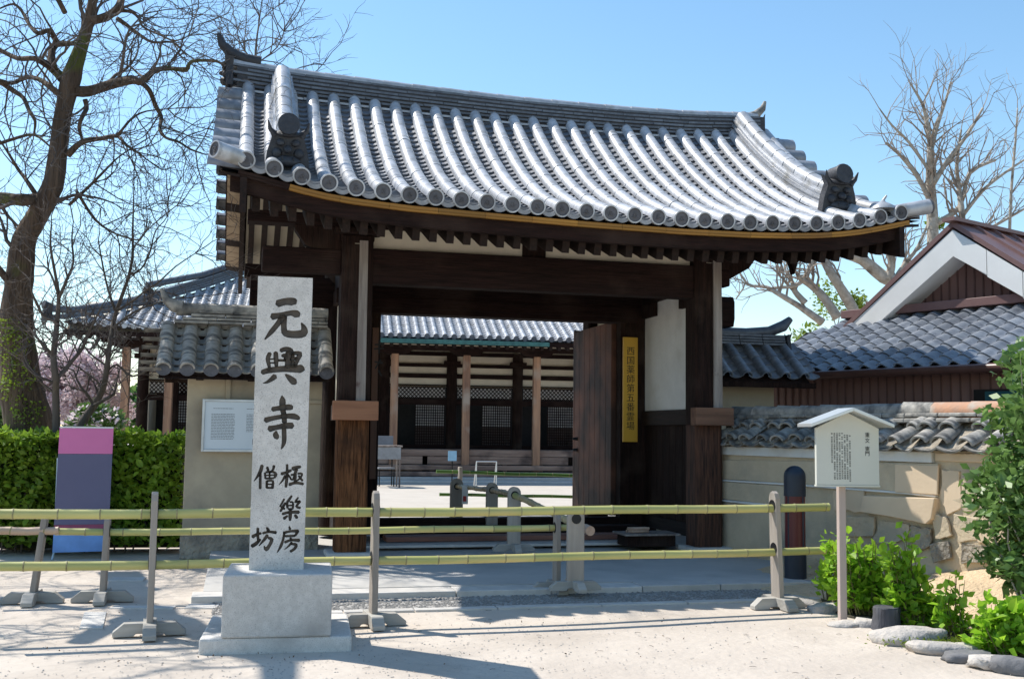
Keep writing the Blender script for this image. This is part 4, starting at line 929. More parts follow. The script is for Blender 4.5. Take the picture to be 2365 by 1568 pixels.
for s_ in range(nseg):
    f0, f1 = s_/nseg, (s_+1)/nseg-.006; X0, X1 = ap[0]+(rt_[0]-ap[0])*f0, ap[0]+(rt_[0]-ap[0])*f1; Z0, Z1 = ap[1]+(rt_[1]-ap[1])*f0, ap[1]+(rt_[1]-ap[1])*f1
    bb = MB(); bb.prism([(X0,Z0-.05),(X1,Z1-.05),(X1,Z1-tk),(X0,Z0-tk-.04*(1-f0))], lambda x,z,d: (x,d,z), e, e+.06); bb.obj('white_bargeboard', m_wpaint, hs)
bb = MB(); bb.prism([(ap[0],ap[1]-tk-.04),(lo[0],lo[1]-tk),(lo[0],lo[1]-tk+.03),(ap[0],ap[1]-tk-.01),(rt_[0],rt_[1]-tk+.03),(rt_[0],rt_[1]-tk)], lambda x,z,d: (x,d,z), e+.06, CB); bb.obj('white_soffit', m_wpaint, hs)
# upper roof planes of brown metal
for (x0,z0,x1,z1,nm) in ((ap[0],ap[1],lo[0]-.35,lo[1]-.3,'roof_plane'),(ap[0],ap[1],rt_[0]+.3,rt_[1]-.25,'roof_plane')):
    bb = MB(); bb.add([(x0,e-.012,z0),(x1,e-.012,z1),(x1,e+7,z1),(x0,e+7,z0),(x0,e-.012,z0+.09),(x1,e-.012,z1+.09),(x1,e+7,z1+.09),(x0,e+7,z0+.09)],[(0,3,2,1),(4,5,6,7),(0,1,5,4),(1,2,6,5),(2,3,7,6),(3,0,4,7)]); rp_ = bb.obj(nm, m_brroof, hs)
    for k in range(1,12): 
        y = e+k*.55; bb = MB(); bb.beam((x0,y,z0+.11),(x1,y,z1+.11),.04,.05); bb.obj('roof_seam', m_brroof, rp_)
bb = MB(); bb.beam((ap[0],e-.12,ap[1]+.11),(ap[0],e+7,ap[1]+.11),.22,.06); bb.obj('roof_ridge_cap', m_brroof, hs)
bb = MB(); bb.prism([(lo[0]+.05,lo[1]-.05),(l2[0],l2[1]),(l3[0],l3[1]),(l3[0]+.1,l3[1]-.35),(lo[0]+.05,lo[1]-.7)], lambda x,z,d: (x,d,z), e, e+.05); bb.obj('white_bargeboard', m_wpaint, hs)
bb = MB(); bb.beam((lo[0],e-.05,lo[1]-.0),(l2[0],e-.05,l2[1]+.04),.1,.07); bb.beam((l2[0],e-.05,l2[1]+.04),(l3[0],e-.05,l3[1]+.03),.1,.07); bb.obj('dark_edge_trim', m_iron, hs)
bx('flashing', hs, m_brroof, lo[0],LH,RB-.25,RB+.12,zt_-.02,zt_+.12,.01)
bx('house_body', hs, m_brown, lo[0]+.2,LH,CB+.1,CB+6,0,zt_+.3,.0)
# small grey house at the far left edge
hl_ = V(-95,700,40); nh = thing('grey_house', 'small blue grey house roof at the far left edge behind the big bare tree', 'house', (hl_.x,hl_.y,0), .2)
bx('wall', nh, mat('pale_grey_wall',(.42,.46,.50)), -3,1.2,0,5,0,5.2,.0)
bb = MB(); bb.prism([(-3.6,5.1),(1.6,5.1),(-1,6.8)], lambda x,z,d: (x,d,z), -.5, 5.5); bb.obj('roof', mat('blue_grey_roof',(.20,.26,.32)), nh)
bx('window', nh, m_iron, .2,.8,-.03,.0,3.6,4.4)

# ================================================================== STONE MONUMENT
c0, c1 = G(458,1508), G(812,1500); MF = Frame(c0, math.atan2(c1.y-c0.y,c1.x-c0.x)); SWD = (c1-c0).length
mon = thing('stone_monument', 'tall pale granite pillar with engraved brush characters on a square block, before the gate', 'stone monument', (c0.x,c0.y,0), MF.th)
bx('plinth', mon, m_gran, 0,SWD,0,1.02,-.05,.10,.018)
bf = .13
k0, k1 = MF.gr(508,1478,.10), MF.gr(764,1466,.10); bf = (k0[1]+k1[1])/2; ztb = (MF.px(508,1332,bf)[1]+MF.px(764,1320,bf)[1])/2
bx('base_block', mon, mat('pale_granite_block',(.60,.575,.54),(.48,.46,.43),20,.88,.35,70,speck=(.36,.34,.32),speck_scale=170,speck_th=.60,blotch=(.34,.32,.30),blotch_scale=2,blotch_lo=.55,blotch_hi=.8), k0[0],k1[0],bf,bf+(k1[0]-k0[0])*.92,.10,ztb,.015)
p0, p1 = MF.gr(573,1319,ztb), MF.gr(701,1312,ztb); pf = (p0[1]+p1[1])/2; zpt = MF.px(660,640,pf)[1]
cl0, cl1 = MF.px(596,641,pf)[0], MF.px(722,646,pf)[0]
bb = MB(); dd = p1[0]-p0[0]
bb.add([(p0[0],pf,ztb),(p1[0],pf,ztb),(p1[0],pf+dd,ztb),(p0[0],pf+dd,ztb),(cl0,pf+.0,zpt),(cl1,pf+.0,zpt),(cl1,pf+dd*.97,zpt),(cl0,pf+dd*.97,zpt)],[(0,3,2,1),(4,5,6,7),(0,1,5,4),(1,2,6,5),(2,3,7,6),(3,0,4,7)])
shaft = bb.obj('shaft', [m_gran,m_carve], mon)
cut = MB()
for (ox,oy,scl), strokes in STROKES:
    for si, st_ in enumerate(strokes):
        pol = ribbon([(x_,y_,w_*1.18) for x_,y_,w_ in st_]); pts = [MF.px((ox+x*scl)/1.6237,(oy+y*scl)/1.6237,pf) for x,y in pol]
        d = .012+.0004*(si%7); cut.prism(pts, lambda x,z,dd_: (x,dd_,z), pf-.02, pf+d, 1)
co = cut.obj('cutter', [m_gran,m_carve], mon)
md = shaft.modifiers.new('carve','BOOLEAN'); md.operation = 'DIFFERENCE'; md.object = co; md.solver = 'EXACT'; md.use_self = True
bpy.context.view_layer.update(); dg = bpy.context.evaluated_depsgraph_get(); ev = bpy.data.meshes.new_from_object(shaft.evaluated_get(dg))
if len(ev.polygons) > 40: shaft.modifiers.clear(); shaft.data = ev; bpy.data.objects.remove(co)
else: shaft.modifiers.clear(); co.name = 'engraving'; print('BOOLEAN FAILED')
print('shaft polys', len(shaft.data.polygons), [m.name for m in shaft.data.materials])

# ================================================================== BAMBOO BARRIERS
FA, FB = G(345,1466), G(1797,1404); FF = Frame(FA, math.atan2(FB.y-FA.y,FB.x-FA.x))
def stand(fr, a, b_, h, label, holes, wide=.15, th=.05, lean=0., grp='grey timber stands holding the bamboo rails', rot=0.):
    p = fr.w(a,b_,0); t = thing('rail_stand', label, 'stand', (p.x,p.y,0), fr.th+rot, grp); w = wide/2
    prof = [(-w,0.07),(w,.07),(w*.92,h*.6),(w*.8,h-.07),(w*.55,h-.02),(0,h),(-w*.55,h-.02),(-w*.8,h-.07),(-w*.92,h*.6)]
    bb = MB(); bb.prism(prof, lambda y,z,d: (d+lean*z,y,z), -th/2, th/2); po = bb.obj('post', m_stand, t, bevel=.006)
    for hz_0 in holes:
        h1 = MB(); h1.tube([(-th/2-.004+lean*hz_0,0,hz_0),(-th/2-.001+lean*hz_0,0,hz_0)],[.055,.055],12); h1.tube([(th/2+.001+lean*hz_0,0,hz_0),(th/2+.004+lean*hz_0,0,hz_0)],[.055,.055],12); h1.obj('hole_shadow_ring', m_iron, po)  # flat dark discs painted as the shade inside the rail openings
    ch = [(-.27,0),(-.12,0),(-.10,.02),(.10,.02),(.12,0),(.27,0),(.27,.035),(.19,.10),(-.19,.10),(-.27,.035)]
    bb = MB(); bb.prism(ch, lambda x,z,d: (x,d,z), -.045, .045); bb.obj('foot', m_foot, t, bevel=.005)
    bb = MB(); bb.prism(ch, lambda x,z,d: (d,x,z+.004), -.05, .05); bb.obj('foot', m_foot, t, bevel=.005)
    return t
zt1, zt2 = .945, .55
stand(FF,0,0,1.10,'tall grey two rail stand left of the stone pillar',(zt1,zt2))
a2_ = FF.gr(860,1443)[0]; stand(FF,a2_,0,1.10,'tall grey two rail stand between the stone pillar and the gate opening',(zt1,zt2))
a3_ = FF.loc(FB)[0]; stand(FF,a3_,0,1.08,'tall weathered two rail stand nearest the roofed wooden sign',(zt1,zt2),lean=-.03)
def bamboo(name, label, p, q, r, m, grp='green yellow bamboo rails', sag=.012, nodes=.30, endcap=True):
    p, q = Vector(p), Vector(q); t = thing(name, label, 'bamboo pole', p, 0, grp); L = (q-p).length; d = (q-p)/L; n = max(2,int(L/nodes)); bb = MB(); nd = MB()
    f = lambda s: d*(L*s)+Vector((0,0,-sag*4*s*(1-s)+.004*math.sin(s*17+p.x)))
    k = 0; s = 0.; cuts = [0]
    while s < 1: s += (nodes+jit(.05))/L; cuts.append(min(s,1))
    for s0, s1 in zip(cuts, cuts[1:]):
        b1 = MB(); b1.tube([f(s0),f(s0+(s1-s0)*.08),f(s0+(s1-s0)*.5),f(s0+(s1-s0)*.92),f(s1)],[r*1.05,r*.985,r*.97,r*.985,r*1.05],12,cap=(s0==0 or s1==1)); b1.obj('culm_segment', m, t, smooth=True)
    for s in cuts[1:-1]:
        e = .006/L; b1 = MB(); b1.tube([f(s-e),f(s),f(s+e)],[r*1.04,r*1.12,r*1.04],12,cap=False); b1.obj('node_ring', m_node, t, smooth=True)
    return t
def rail(fr, u0, v0, u1, v1, r, m, label, b_=0., **k):
    A, B = fr.px(u0,v0,b_), fr.px(u1,v1,b_); return bamboo('bamboo_rail', label, fr.w(A[0],b_,A[1]), fr.w(B[0],b_,B[1]), r, m, **k)
rail(FF,-60,1187,1913,1171,.038,m_bamboo,'topmost long green yellow bamboo rail of the front barrier')
rail(FF,-60,1309,1905,1271,.036,m_bamboo,'lowest long bamboo rail of the front barrier, near the ground')
# second row
SA, SB = G(74,1392), G(1285,1366); SF = Frame(SA, math.atan2(SB.y-SA.y,SB.x-SA.x))
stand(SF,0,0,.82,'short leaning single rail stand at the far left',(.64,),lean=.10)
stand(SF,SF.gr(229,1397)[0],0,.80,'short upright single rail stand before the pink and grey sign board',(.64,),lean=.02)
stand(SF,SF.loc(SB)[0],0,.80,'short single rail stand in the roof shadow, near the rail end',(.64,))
rail(SF,128,1228,1335,1217,.033,m_bamboo,'middle green bamboo rail ending at the broad stand in the gate shade')
rail(SF,-60,1222,136,1224,.036,m_bpink,'short dry pinkish bamboo rail at the far left', b_=-.03)
# third row leading inward through the gate
def bigstand(u, v, z, h, wide, label, fr=GF, hole_shade=None):
    g_ = fr.gr(u,v,z); p = fr.w(g_[0],g_[1],0); t = thing('rail_stand', label, 'stand', (p.x,p.y,z), fr.th, 'broad round topped stands leading through the gate'); w = wide/2
    n = 10; prof = [(-w,.05),(w,.05)]+[(w*math.cos(PI*i/n), h-w+w*math.sin(PI*i/n)) for i in range(n+1)]
    bb = MB(); bb.prism(prof, lambda x,zz,d: (x,d,zz), -.03, .03); po = bb.obj('post', m_stand, t, bevel=.006)
    bb = MB(); bb.tube([(0,-.034,h-w*1.25),(0,-.031,h-w*1.25)],[.05,.05],12); bb.obj('hole_shade', m_iron, po)  # flat dark disc for the shade in the opening
    ch = [(-.26,0),(-.1,0),(-.08,.02),(.08,.02),(.1,0),(.26,0),(.26,.035),(.19,.09),(-.19,.09),(-.26,.035)]
    bb = MB(); bb.prism(ch, lambda x,zz,d: (x,d,zz), -.04, .04); bb.obj('foot', m_foot, t, bevel=.005)
    bb = MB(); bb.prism(ch, lambda x,zz,d: (d,x,zz+.004), -.04, .04); bb.obj('foot', m_foot, t, bevel=.005)
    return Vector((p.x,p.y,z+h-w*1.25))
h1 = bigstand(1328,1362,.06,.80,.17,'broad stand beside the cut bamboo end in the gate shade')
h2 = bigstand(1186,1272,.15,.78,.16,'broad stand in front of the red brown step')
h3 = bigstand(1135,1206,.15,.44,.15,'broad stand standing inside the threshold beam') if False else None
def hole_at(u,v,D): return V(u,v,D)
def bigstand2(u, vtop, vbot, D, wide, label):
    p = V(u,vbot,D); q = V(u,vtop,D); z = .15; t = thing('rail_stand', label, 'stand', (p.x,p.y,z), TH, 'broad round topped stands leading through the gate'); w = wide/2; h = q.z-z; n = 10
    prof = [(-w,.05),(w,.05)]+[(w*math.cos(PI*i/n), h-w+w*math.sin(PI*i/n)) for i in range(n+1)]
    bb = MB(); bb.prism(prof, lambda x,zz,d: (x,d,zz), -.03, .03); po = bb.obj('post', m_stand, t, bevel=.006)
    bb = MB(); bb.tube([(0,-.034,h-w*1.25),(0,-.031,h-w*1.25)],[.05,.05],12); bb.obj('hole_shade', m_iron, po)  # dark disc on the face paints the opening's shade
    ch = [(-.26,0),(-.1,0),(-.08,.02),(.08,.02),(.1,0),(.26,0),(.26,.035),(.19,.09),(-.19,.09),(-.26,.035)]
    bb = MB(); bb.prism(ch, lambda x,zz,d: (x,d,zz), -.04, .04); bb.obj('foot', m_foot, t, bevel=.005)
    bb = MB(); bb.prism(ch, lambda x,zz,d: (d,x,zz+.004), -.04, .04); bb.obj('foot', m_foot, t, bevel=.005)
    return Vector((p.x,p.y,z+h-w*1.25))
h3 = bigstand2(1135,1114,1215,15.6,.17,'broad stand just inside the threshold, in the middle of three')
h4 = bigstand2(1053,1104,1210,16.9,.20,'broad stand on the sunlit court, furthest from the gate step')
e0 = V(1350,1218,11.35)
bamboo('bamboo_rail', 'bamboo rail section running inward beside the broad stands, with pale cut end', e0+Vector((.0,-.1,0)), h2, .038, m_bambooL, sag=0)
bamboo('bamboo_rail', 'bamboo rail section between the stand on the step and the middle stand', h2, h3, .036, m_bambooL, sag=0)
bamboo('bamboo_rail', 'tan bamboo rail section tied between the two innermost broad stands', h3, h4+(h4-h3)*.12, .036, m_bambooL, sag=0)
ce = MB(); dd = (e0+Vector((0,-.1,0))-h2).normalized(); ce.tube([e0+Vector((0,-.1,0)), e0+Vector((0,-.1,0))+dd*.14],[.048,.05],14); tag(ce.obj('wooden_peg', mat('pale_cut_wood',(.62,.45,.34),(.45,.30,.22),16,.8,.2), smooth=True), 'pale round cut log end at the end of the middle bamboo rail','log')
# inner barrier in the court
rail(GF,1008,1088,1460,1100,.030,m_bgreen,'thin dark green bamboo rail highest across the court', b_=5.6, grp='thin green bamboo rails across the court')
rail(GF,1015,1141,1460,1147,.028,m_bgreen,'thin dark green bamboo rail lower across the court', b_=5.6, grp='thin green bamboo rails across the court')
g_ = GF.px(1063,1078,5.55); p = GF.w(g_[0],5.55,0); t = thing('rail_stand','thin pale stand holding the green bamboo rails in the court','stand',(p.x,p.y,.15),TH)
bx('post', t, m_stand, -.03,.03,-.07,.07,.05,g_[1]-.15,.01); bx('foot', t, m_foot, -.25,.25,-.04,.04,0,.08,.01); bx('foot', t, m_foot, -.04,.04,-.25,.25,0,.084,.01)
q = V(1074,1142,16.4); o = bx('hanging_tag', None, m_wpaint, q.x-.045,q.x+.045,q.y-.005,q.y+.005,q.z-.14,q.z+.13,0); tag(o,'small white paper tag hanging from the tan bamboo in the court','paper tag')
r_ = bx('red_print', o, mat('red_print',(.55,.06,.06)), q.x-.03,q.x+.02,q.y-.0065,q.y-.0055,q.z-.10,q.z-.02,0)

# ================================================================== SIGNS
pS = G(1946,1436); sg_t = thing('wooden_sign', 'pale wooden notice with a small pitched roof on a square post, right of the gate', 'sign', (pS.x,pS.y,0), R(4)); SS = Frame(pS, R(4))
S0, S1 = SS.px(1878,1118,0), SS.px(2020,990,0); ta = SS.px(1948,950,0)
m_sgn = mat('pale_sign_board',(.60,.60,.53),(.56,.56,.50),2,.8,.03); m_spost = mat('pale_pink_post',(.50,.40,.35),(.42,.34,.30),5,.8,.15,30,grain='z')
bb = MB(); bb.prism([(-.031,-.034),(.031,-.034),(.031,.034),(-.031,.034)], lambda x,y,d: (x,y,d), 0, S0[1]+.3); bb.obj('post', m_spost, sg_t, bevel=.006)
bb = MB(); bb.prism([(S0[0],S0[1]),(S1[0],S0[1]),(S1[0],S1[1]),(ta[0],ta[1]-.01),(S0[0],S1[1])], lambda x,z,d: (x,d,z), -.09, -.045); bd = bb.obj('board', m_sgn, sg_t, bevel=.004)
bx('bottom_trim', sg_t, m_sgn, S0[0]-.005,S1[0]+.005,-.095,-.04,S0[1]-.015,S0[1]-.001,.002)
rl, rr_ = SS.px(1852,986,0), SS.px(2040,988,0)
m_sroof = mat('pale_metal_sign_roof',(.60,.62,.62),(.55,.57,.57),3,.35,0,metal=.5)
for A_ in (rl, rr_):
    bb = MB(); bb.prism([(A_[0],A_[1]),(ta[0],ta[1]),(ta[0],ta[1]+.03),(A_[0],A_[1]+.03)], lambda x,z,d: (x,d,z), -.24, .12); bb.obj('little_roof', m_sroof, sg_t, bevel=.003)
m_ink = mat('black_ink',(.03,.03,.03),None,3,.8,0)
Mt = lambda x,z,y=-.0925: Matrix.Translation((x,y,z)) @ Matrix.Rotation(PI/2,4,'X')
c_ = SS.px(2003,1027,-.09); text_mesh('重文\n\n東門', .045, 'heading_text', m_ink, sg_t, Mt(*c_), .0008, .75) if False else None
for ch_, (u,v) in zip('重文東門',((2003,1005),(2003,1018),(2003,1037),(2003,1048))):
    c_ = SS.px(u,v,-.09); text_mesh(ch_, .044, 'character', m_ink, sg_t, Mt(*c_), .0008)
tx = MB()
for i in range(8):
    c_ = SS.px(1921+i*5.9,1000,-.09); zt_0 = c_[1]-(.02 if i in (7,) else 0); n_ = 26 if i else 17
    for k in range(n_):
        if random.random() < .1: continue
        w = .0065; z = zt_0-k*.0155; x = c_[0]; q_ = random.random()
        tx.box(x-w,x+w,-.0912,-.0902,z-.0012,z+.0012); tx.box(x-w,x-w+.0022,-.0912,-.0902,z-.008,z) ; tx.box(x+w-.0022,x+w,-.0912,-.0902,z-.008,z)
        if q_ < .7: tx.box(x-w,x+w,-.0912,-.0902,z-.0055,z-.0035)
        if q_ > .3: tx.box(x-w,x+w,-.0912,-.0902,z-.010,z-.0078)
o = tx.obj('printed_text', m_ink, sg_t, fix=False); o['kind'] = 'stuff'
# yellow hanging board on the right jamb
A_, B_ = GF.px(1437,1020,2.05), GF.px(1471,780,2.05); p = GF.w(A_[0],2.03,0)
ys = thing('hanging_sign', 'tall narrow yellow board with black brush characters on the door jamb', 'sign board', (p.x,p.y,0), TH)
bx('board', ys, mat('yellow_varnished_board',(.72,.42,.05),(.62,.34,.04),3,.5,.05,20,grain='z'), 0,B_[0]-A_[0],-.02,.02,A_[1],B_[1],.004)
wd = B_[0]-A_[0]; tt = '西国薬師第五番霊場'; z0, z1 = B_[1]-.20, A_[1]+.16
for i, ch_ in enumerate(tt): text_mesh(ch_, (z0-z1)/9*1.02, 'character', m_ink, ys, Matrix.Translation((wd/2,-.0225,z0-(z0-z1)*(i+.1)/8.6)) @ Matrix.Rotation(PI/2,4,'X'), .001)
A_, B_ = GF.px(852,1106,2.0), GF.px(875,757,2.0); p = GF.w(A_[0],2.0,0)
ys = thing('hanging_sign', 'narrow faded brown board with nearly illegible black writing on the left jamb', 'sign board', (p.x,p.y,0), TH)
bx('board', ys, mat('faded_brown_board',(.13,.06,.035),(.07,.03,.02),5,.7,.2,20,grain='z'), 0,B_[0]-A_[0],-.02,.02,A_[1],B_[1],.004)
for s in ([(-.1,.3,.02),(.1,.32,.02)],[(0,.4,.02),(0,.1,.02)],[(-.12,.2,.02),(.12,.22,.02)],[(-.1,-.1,.02),(.1,-.12,.025)],[(.05,-.05,.02),(-.08,-.25,.02)],[(0,-.3,.03),(.08,-.42,.02)]):
    bb = MB(); bb.prism([(wd/2.4+x*.55,B_[1]-.42+z*.6) for x,z in [(a[0]/1.,a[1]) for a in ribbon([(x*200,y*200,w*350) for x,y,w in s]) and [(q[0]/200,q[1]/200) for q in ribbon([(x*200,y*200,w*350) for x,y,w in s])]]], lambda x,z,d: (x,d,z), -.023,-.0205); bb.obj('brush_stroke', m_ink, ys)
# pink, grey and blue standing board by the hedge
p = G(120,1292); q = G(252,1288); LF = Frame(p, math.atan2(q.y-p.y,q.x-p.x)); wdl = (q-p).length
t = thing('sign_board', 'leaning board, pink at the top, slate purple below, blue foot, before the hedge', 'sign board', (p.x,p.y,0), LF.th)
zt3 = LF.px(190,985,.25)[1]; wdl2 = LF.px(256,985,.25)[0]
def lean(z): return .25*z/zt3
shx = (LF.px(138,985,.25)[0])/zt3
def lp(name, m, z0, z1, th=.012):
    bb = MB(); bb.add([(shx*z0,lean(z0)-th,z0),(shx*z0+wdl*.97,lean(z0)-th,z0),(shx*z1+wdl*.97,lean(z1)-th,z1),(shx*z1,lean(z1)-th,z1),(shx*z0,lean(z0)+.02,z0),(shx*z0+wdl*.97,lean(z0)+.02,z0),(shx*z1+wdl*.97,lean(z1)+.02,z1),(shx*z1,lean(z1)+.02,z1)],[(0,1,2,3),(4,7,6,5),(0,4,5,1),(1,5,6,2),(2,6,7,3),(3,7,4,0)]); return bb.obj(name, m, t)
zz = [LF.px(190,v,.1)[1] for v in (1268,1222,1210,1048)]
lp('blue_panel', mat('sky_blue_panel',(.16,.34,.72),None,3,.5,0), zz[0]-.02, zz[1]-.003); lp('maroon_strip', mat('maroon_strip',(.30,.07,.14),None,3,.6,0), zz[1], zz[2]-.003)
lp('slate_panel', mat('slate_purple_panel',(.135,.13,.215),(.12,.115,.195),2,.6,0), zz[2], zz[3]-.003); lp('pink_panel', mat('pink_panel',(.72,.20,.42),(.68,.18,.39),2,.6,0), zz[3], zt3-.02); lp('white_rail', m_wpaint, zt3-.018, zt3+.0)
for x in (.0,wdl*.95):
    bb = MB(); bb.tube([(x,.0,0),(x+.02,.03,zz[0])],.012,6); bb.obj('leg', mat('pale_blue_metal',(.45,.62,.75)), t); bb = MB(); bb.tube([(x+.02,.62,0),(x+shx*1.0,.26,1.2)],.012,6); bb.obj('rear_leg', MATS['pale_blue_metal'], t)

# ================================================================== BOLLARD, STUMP, ROCKS, COURT THINGS
pB = G(1846,1352); t = thing('bollard', 'dark rounded metal bollard with maroon shaft in the shade by the wall', 'bollard', (pB.x,pB.y+.15,0), R(-10)); D_ = pB.y+.15
zb_ = V(1846,1075,D_).z; r_ = .118
bx('plinth', t, m_rock, -.24,.24,-.2,.2,0,.06,.02)
def olathe(name, m, prof, n=20):
    bb = MB(); bb.grid([[(r*math.cos(2*PI*j/n), r*math.sin(2*PI*j/n), z) for j in range(n+1)] for z,r in prof]); return bb.obj(name, m, t, smooth=True, fix=True)
m_bolA = mat('blue_black_metal',(.012,.022,.04),None,4,.5,.05,spec=.5); olathe('base_ring', m_bolA, [(.06,.0),(.06,r_),(.32,r_),(.32,0)]); olathe('shaft', mat('maroon_shaft',(.13,.018,.02),(.06,.012,.014),4,.35,0,grain='z'), [(.32,r_*.93),(zb_-.33,r_*.93)])
olathe('dome_cap', m_bolA, [(zb_-.33,0),(zb_-.33,r_),(zb_-r_,r_)]+[(zb_-r_+r_*math.sin(PI/2*i/6), r_*math.cos(PI/2*i/6)) for i in range(1,7)])
for k in range(4):
    x, y = math.cos(PI/4+k*PI/2)*r_*.93, math.sin(PI/4+k*PI/2)*r_*.93; bb = MB(); bb.beam((x,y,.32),(x,y,zb_-.33),.014,.014,up=(1,0,0)); bb.obj('cage_bar', m_bolA, t)
p = G(2060,1458); bb = MB(); n = 18
bb.grid([[((r+.012*math.sin(j*2.3+zz*30)*(0<zz<.18))*math.cos(2*PI*j/n), (r+.012*math.sin(j*2.3+zz*30)*(0<zz<.18))*math.sin(2*PI*j/n), zz) for j in range(n+1)] for zz,r in ((-.02,.13),(0,.128),(.05,.112),(.11,.106),(.175,.108),(.185,.10),(.18,0))])
o = bb.obj('stone_stump', m_stump, smooth=True); o.location = (p.x,p.y+.12,0); tag(o,'dark slate grey round stone stump beside the garden edge','stone stump')
def rock(u, v, w, h, d, label, seed, m=m_rock):
    w *= .92; h *= .72; d *= .9
    p = G(u,v); bb = MB(); n1, n2 = 9, 18; P = []
    for i in range(n1+1):
        r = []
        for j in range(n2+1):
            th_, ph = PI*i/n1, 2*PI*(j%n2)/n2; dr = Vector((math.sin(th_)*math.cos(ph), math.sin(th_)*math.sin(ph), math.cos(th_)))
            k = 1+.28*noise.noise(dr*1.6+Vector((seed*7.1,seed*3.3,0)))+.10*noise.noise(dr*4+Vector((seed,0,0)))
            dr = Vector([math.copysign(abs(c)**.72, c) for c in dr]); r.append((dr.x*k*w/2, dr.y*k*d/2, dr.z*k*h/2))
        P.append(r)
    bb.grid(P); o = bb.obj('rock', m, smooth='all'); o.location = (p.x,p.y+d*.35,h*.18); o.rotation_euler = (jit(.1),jit(.1),jit(.4)); tag(o, label, 'rock', 'rocks edging the garden bed'); return o
rock(1965,1415,.34,.16,.25,'flat pale rock just behind the foot of the wooden sign post',1)
rock(1955,1448,.30,.07,.22,'thin flat stone slab in front of the wooden sign post',9)
rock(2010,1448,.26,.13,.2,'small pale rock touching the dark stone stump on its left',2)
rock(1910,1415,.34,.15,.25,'grey brown rock in shade left of the sign post',3)
rock(2115,1490,.62,.24,.34,'large pale rounded rock right of the dark stump',4)
rock(2185,1512,.50,.17,.3,'low sand coloured rock between the large pale rock and the grey stone',5)
rock(2235,1512,.24,.15,.2,'small square grey rock by the moss patch',6)
rock(2245,1528,.40,.13,.24,'dark smooth grey stone in front of the moss',7,mat('dark_garden_rock',(.20,.195,.20),(.12,.118,.12),4,.8,.4,14,dist=.02))
rock(2318,1545,.46,.14,.28,'broad low rock at the lower right with dark fissures',8)
rock(2368,1556,.42,.20,.28,'dark fissured rock at the bottom right corner',10,MATS['dark_garden_rock'])
rock(1860,1398,.4,.12,.3,'low shadowed rock behind the weathered barrier stand',11)
# garden soil bed
bed = MB(); pts = [G(u,v,.0) for u,v in ((1895,1405),(1960,1425),(2040,1440),(2090,1470),(2200,1505),(2290,1530),(2400,1560),(2500,1300),(2300,1230),(1900,1330))]
bed.prism([(p.x,p.y) for p in pts], lambda x,y,d: (x,y,d), -.1, .014); struct(bed.obj('garden_bed', m_soil))
# low things inside the gate
p = GF.w(*GF.gr(1497,1262,.15),0); t = thing('low_bench','low dark box bench inside the gate holding a bundle of sticks','bench',(p.x,p.y+.2,.15),TH)
bx('body', t, m_wood, -.33,.33,-.2,.2,0,.14,.008); bx('top', t, m_grey, -.38,.38,-.25,.25,.14,.165,.006)
t2 = thing('stick_bundle','small bundle of pale split sticks on the low bench','sticks',(p.x-.12,p.y+.15,.315),TH+.2)
for k in range(7):
    bb = MB(); x = -.0+jit(.02); y = -.06+.04*(k%4); z = .02+.035*(k//4); bb.tube([(x-.13,y,z),(x+.13,y+jit(.02),z)],.018,6); bb.obj('stick', MATS['pale_cut_wood'], t2)
# court table, chair and small signs before the hall
D_ = 28.; p = V(888,1063,D_); zc = .15
t = thing('white_table','small white table at the left edge of the gate opening before the hall','table',(p.x,D_,zc),TH); zt5 = V(888,1028,D_).z-zc
bx('table_top', t, m_grey, -.35,.42,-.3,.3,zt5-.04,zt5,.005); bx('drape', t, mat('grey_cloth',(.30,.32,.34)), -.3,.38,-.28,.28,zt5-.35,zt5-.045,.005)
for x in (-.3,.36):
    for y in (-.25,.25): bx('leg', t, m_grey, x-.02,x+.02,y-.02,y+.02,0,zt5-.04,0)
p = V(887,1025,D_+.5); t = thing('grey_chair','grey folding chair back behind the small white table','chair',(p.x,D_+.7,zc),TH); bx('backrest', t, mat('grey_plastic',(.22,.24,.27)), -.2,.22,0,.04,.85,1.3,.01); bx('seat', t, MATS['grey_plastic'], -.2,.22,-.42,0,.44,.48,.01)
for x in (-.18,.2):
    for y in (-.4,0.02): bx('leg', t, m_iron, x-.015,x+.015,y-.015,y+.015,0,.44 if y<0 else 1.1,0)
for u0,v0,u1,v1,lab,mm,D_ in ((1035,1064,1055,1056,'tiny light blue sign on the veranda step of the hall',mat('light_blue_sign',(.30,.55,.75),None,3,.6,0),29.2),):
    a_, b_ = V(u0,v0,D_), V(u1,v1,D_); tt_ = thing('blue_sign', lab, 'sign', (a_.x,D_,.15), TH); bx('panel', tt_, mm, 0,b_.x-a_.x,0,.03,a_.z-.15,b_.z+.02,0); bx('stem', tt_, m_iron, .1,.13,.0,.03,0,a_.z-.15,0)
a_, b_ = V(1100,1092,27.5), V(1148,1066,27.5); tt_ = thing('metal_frame_rack','low pale metal frame rack standing before the hall steps','rack',(a_.x,27.5,.15),TH)
w_, h_ = b_.x-a_.x, b_.z-.15
for q in (((0,0,0),(0,0,h_)),((w_,0,0),(w_,0,h_)),((0,0,h_),(w_,0,h_)),((0,.3,0),(0,0,h_)),((w_,.3,0),(w_,0,h_))): bb = MB(); bb.tube([q[0],q[1]],.015,6); bb.obj('bar', m_sroof, tt_)

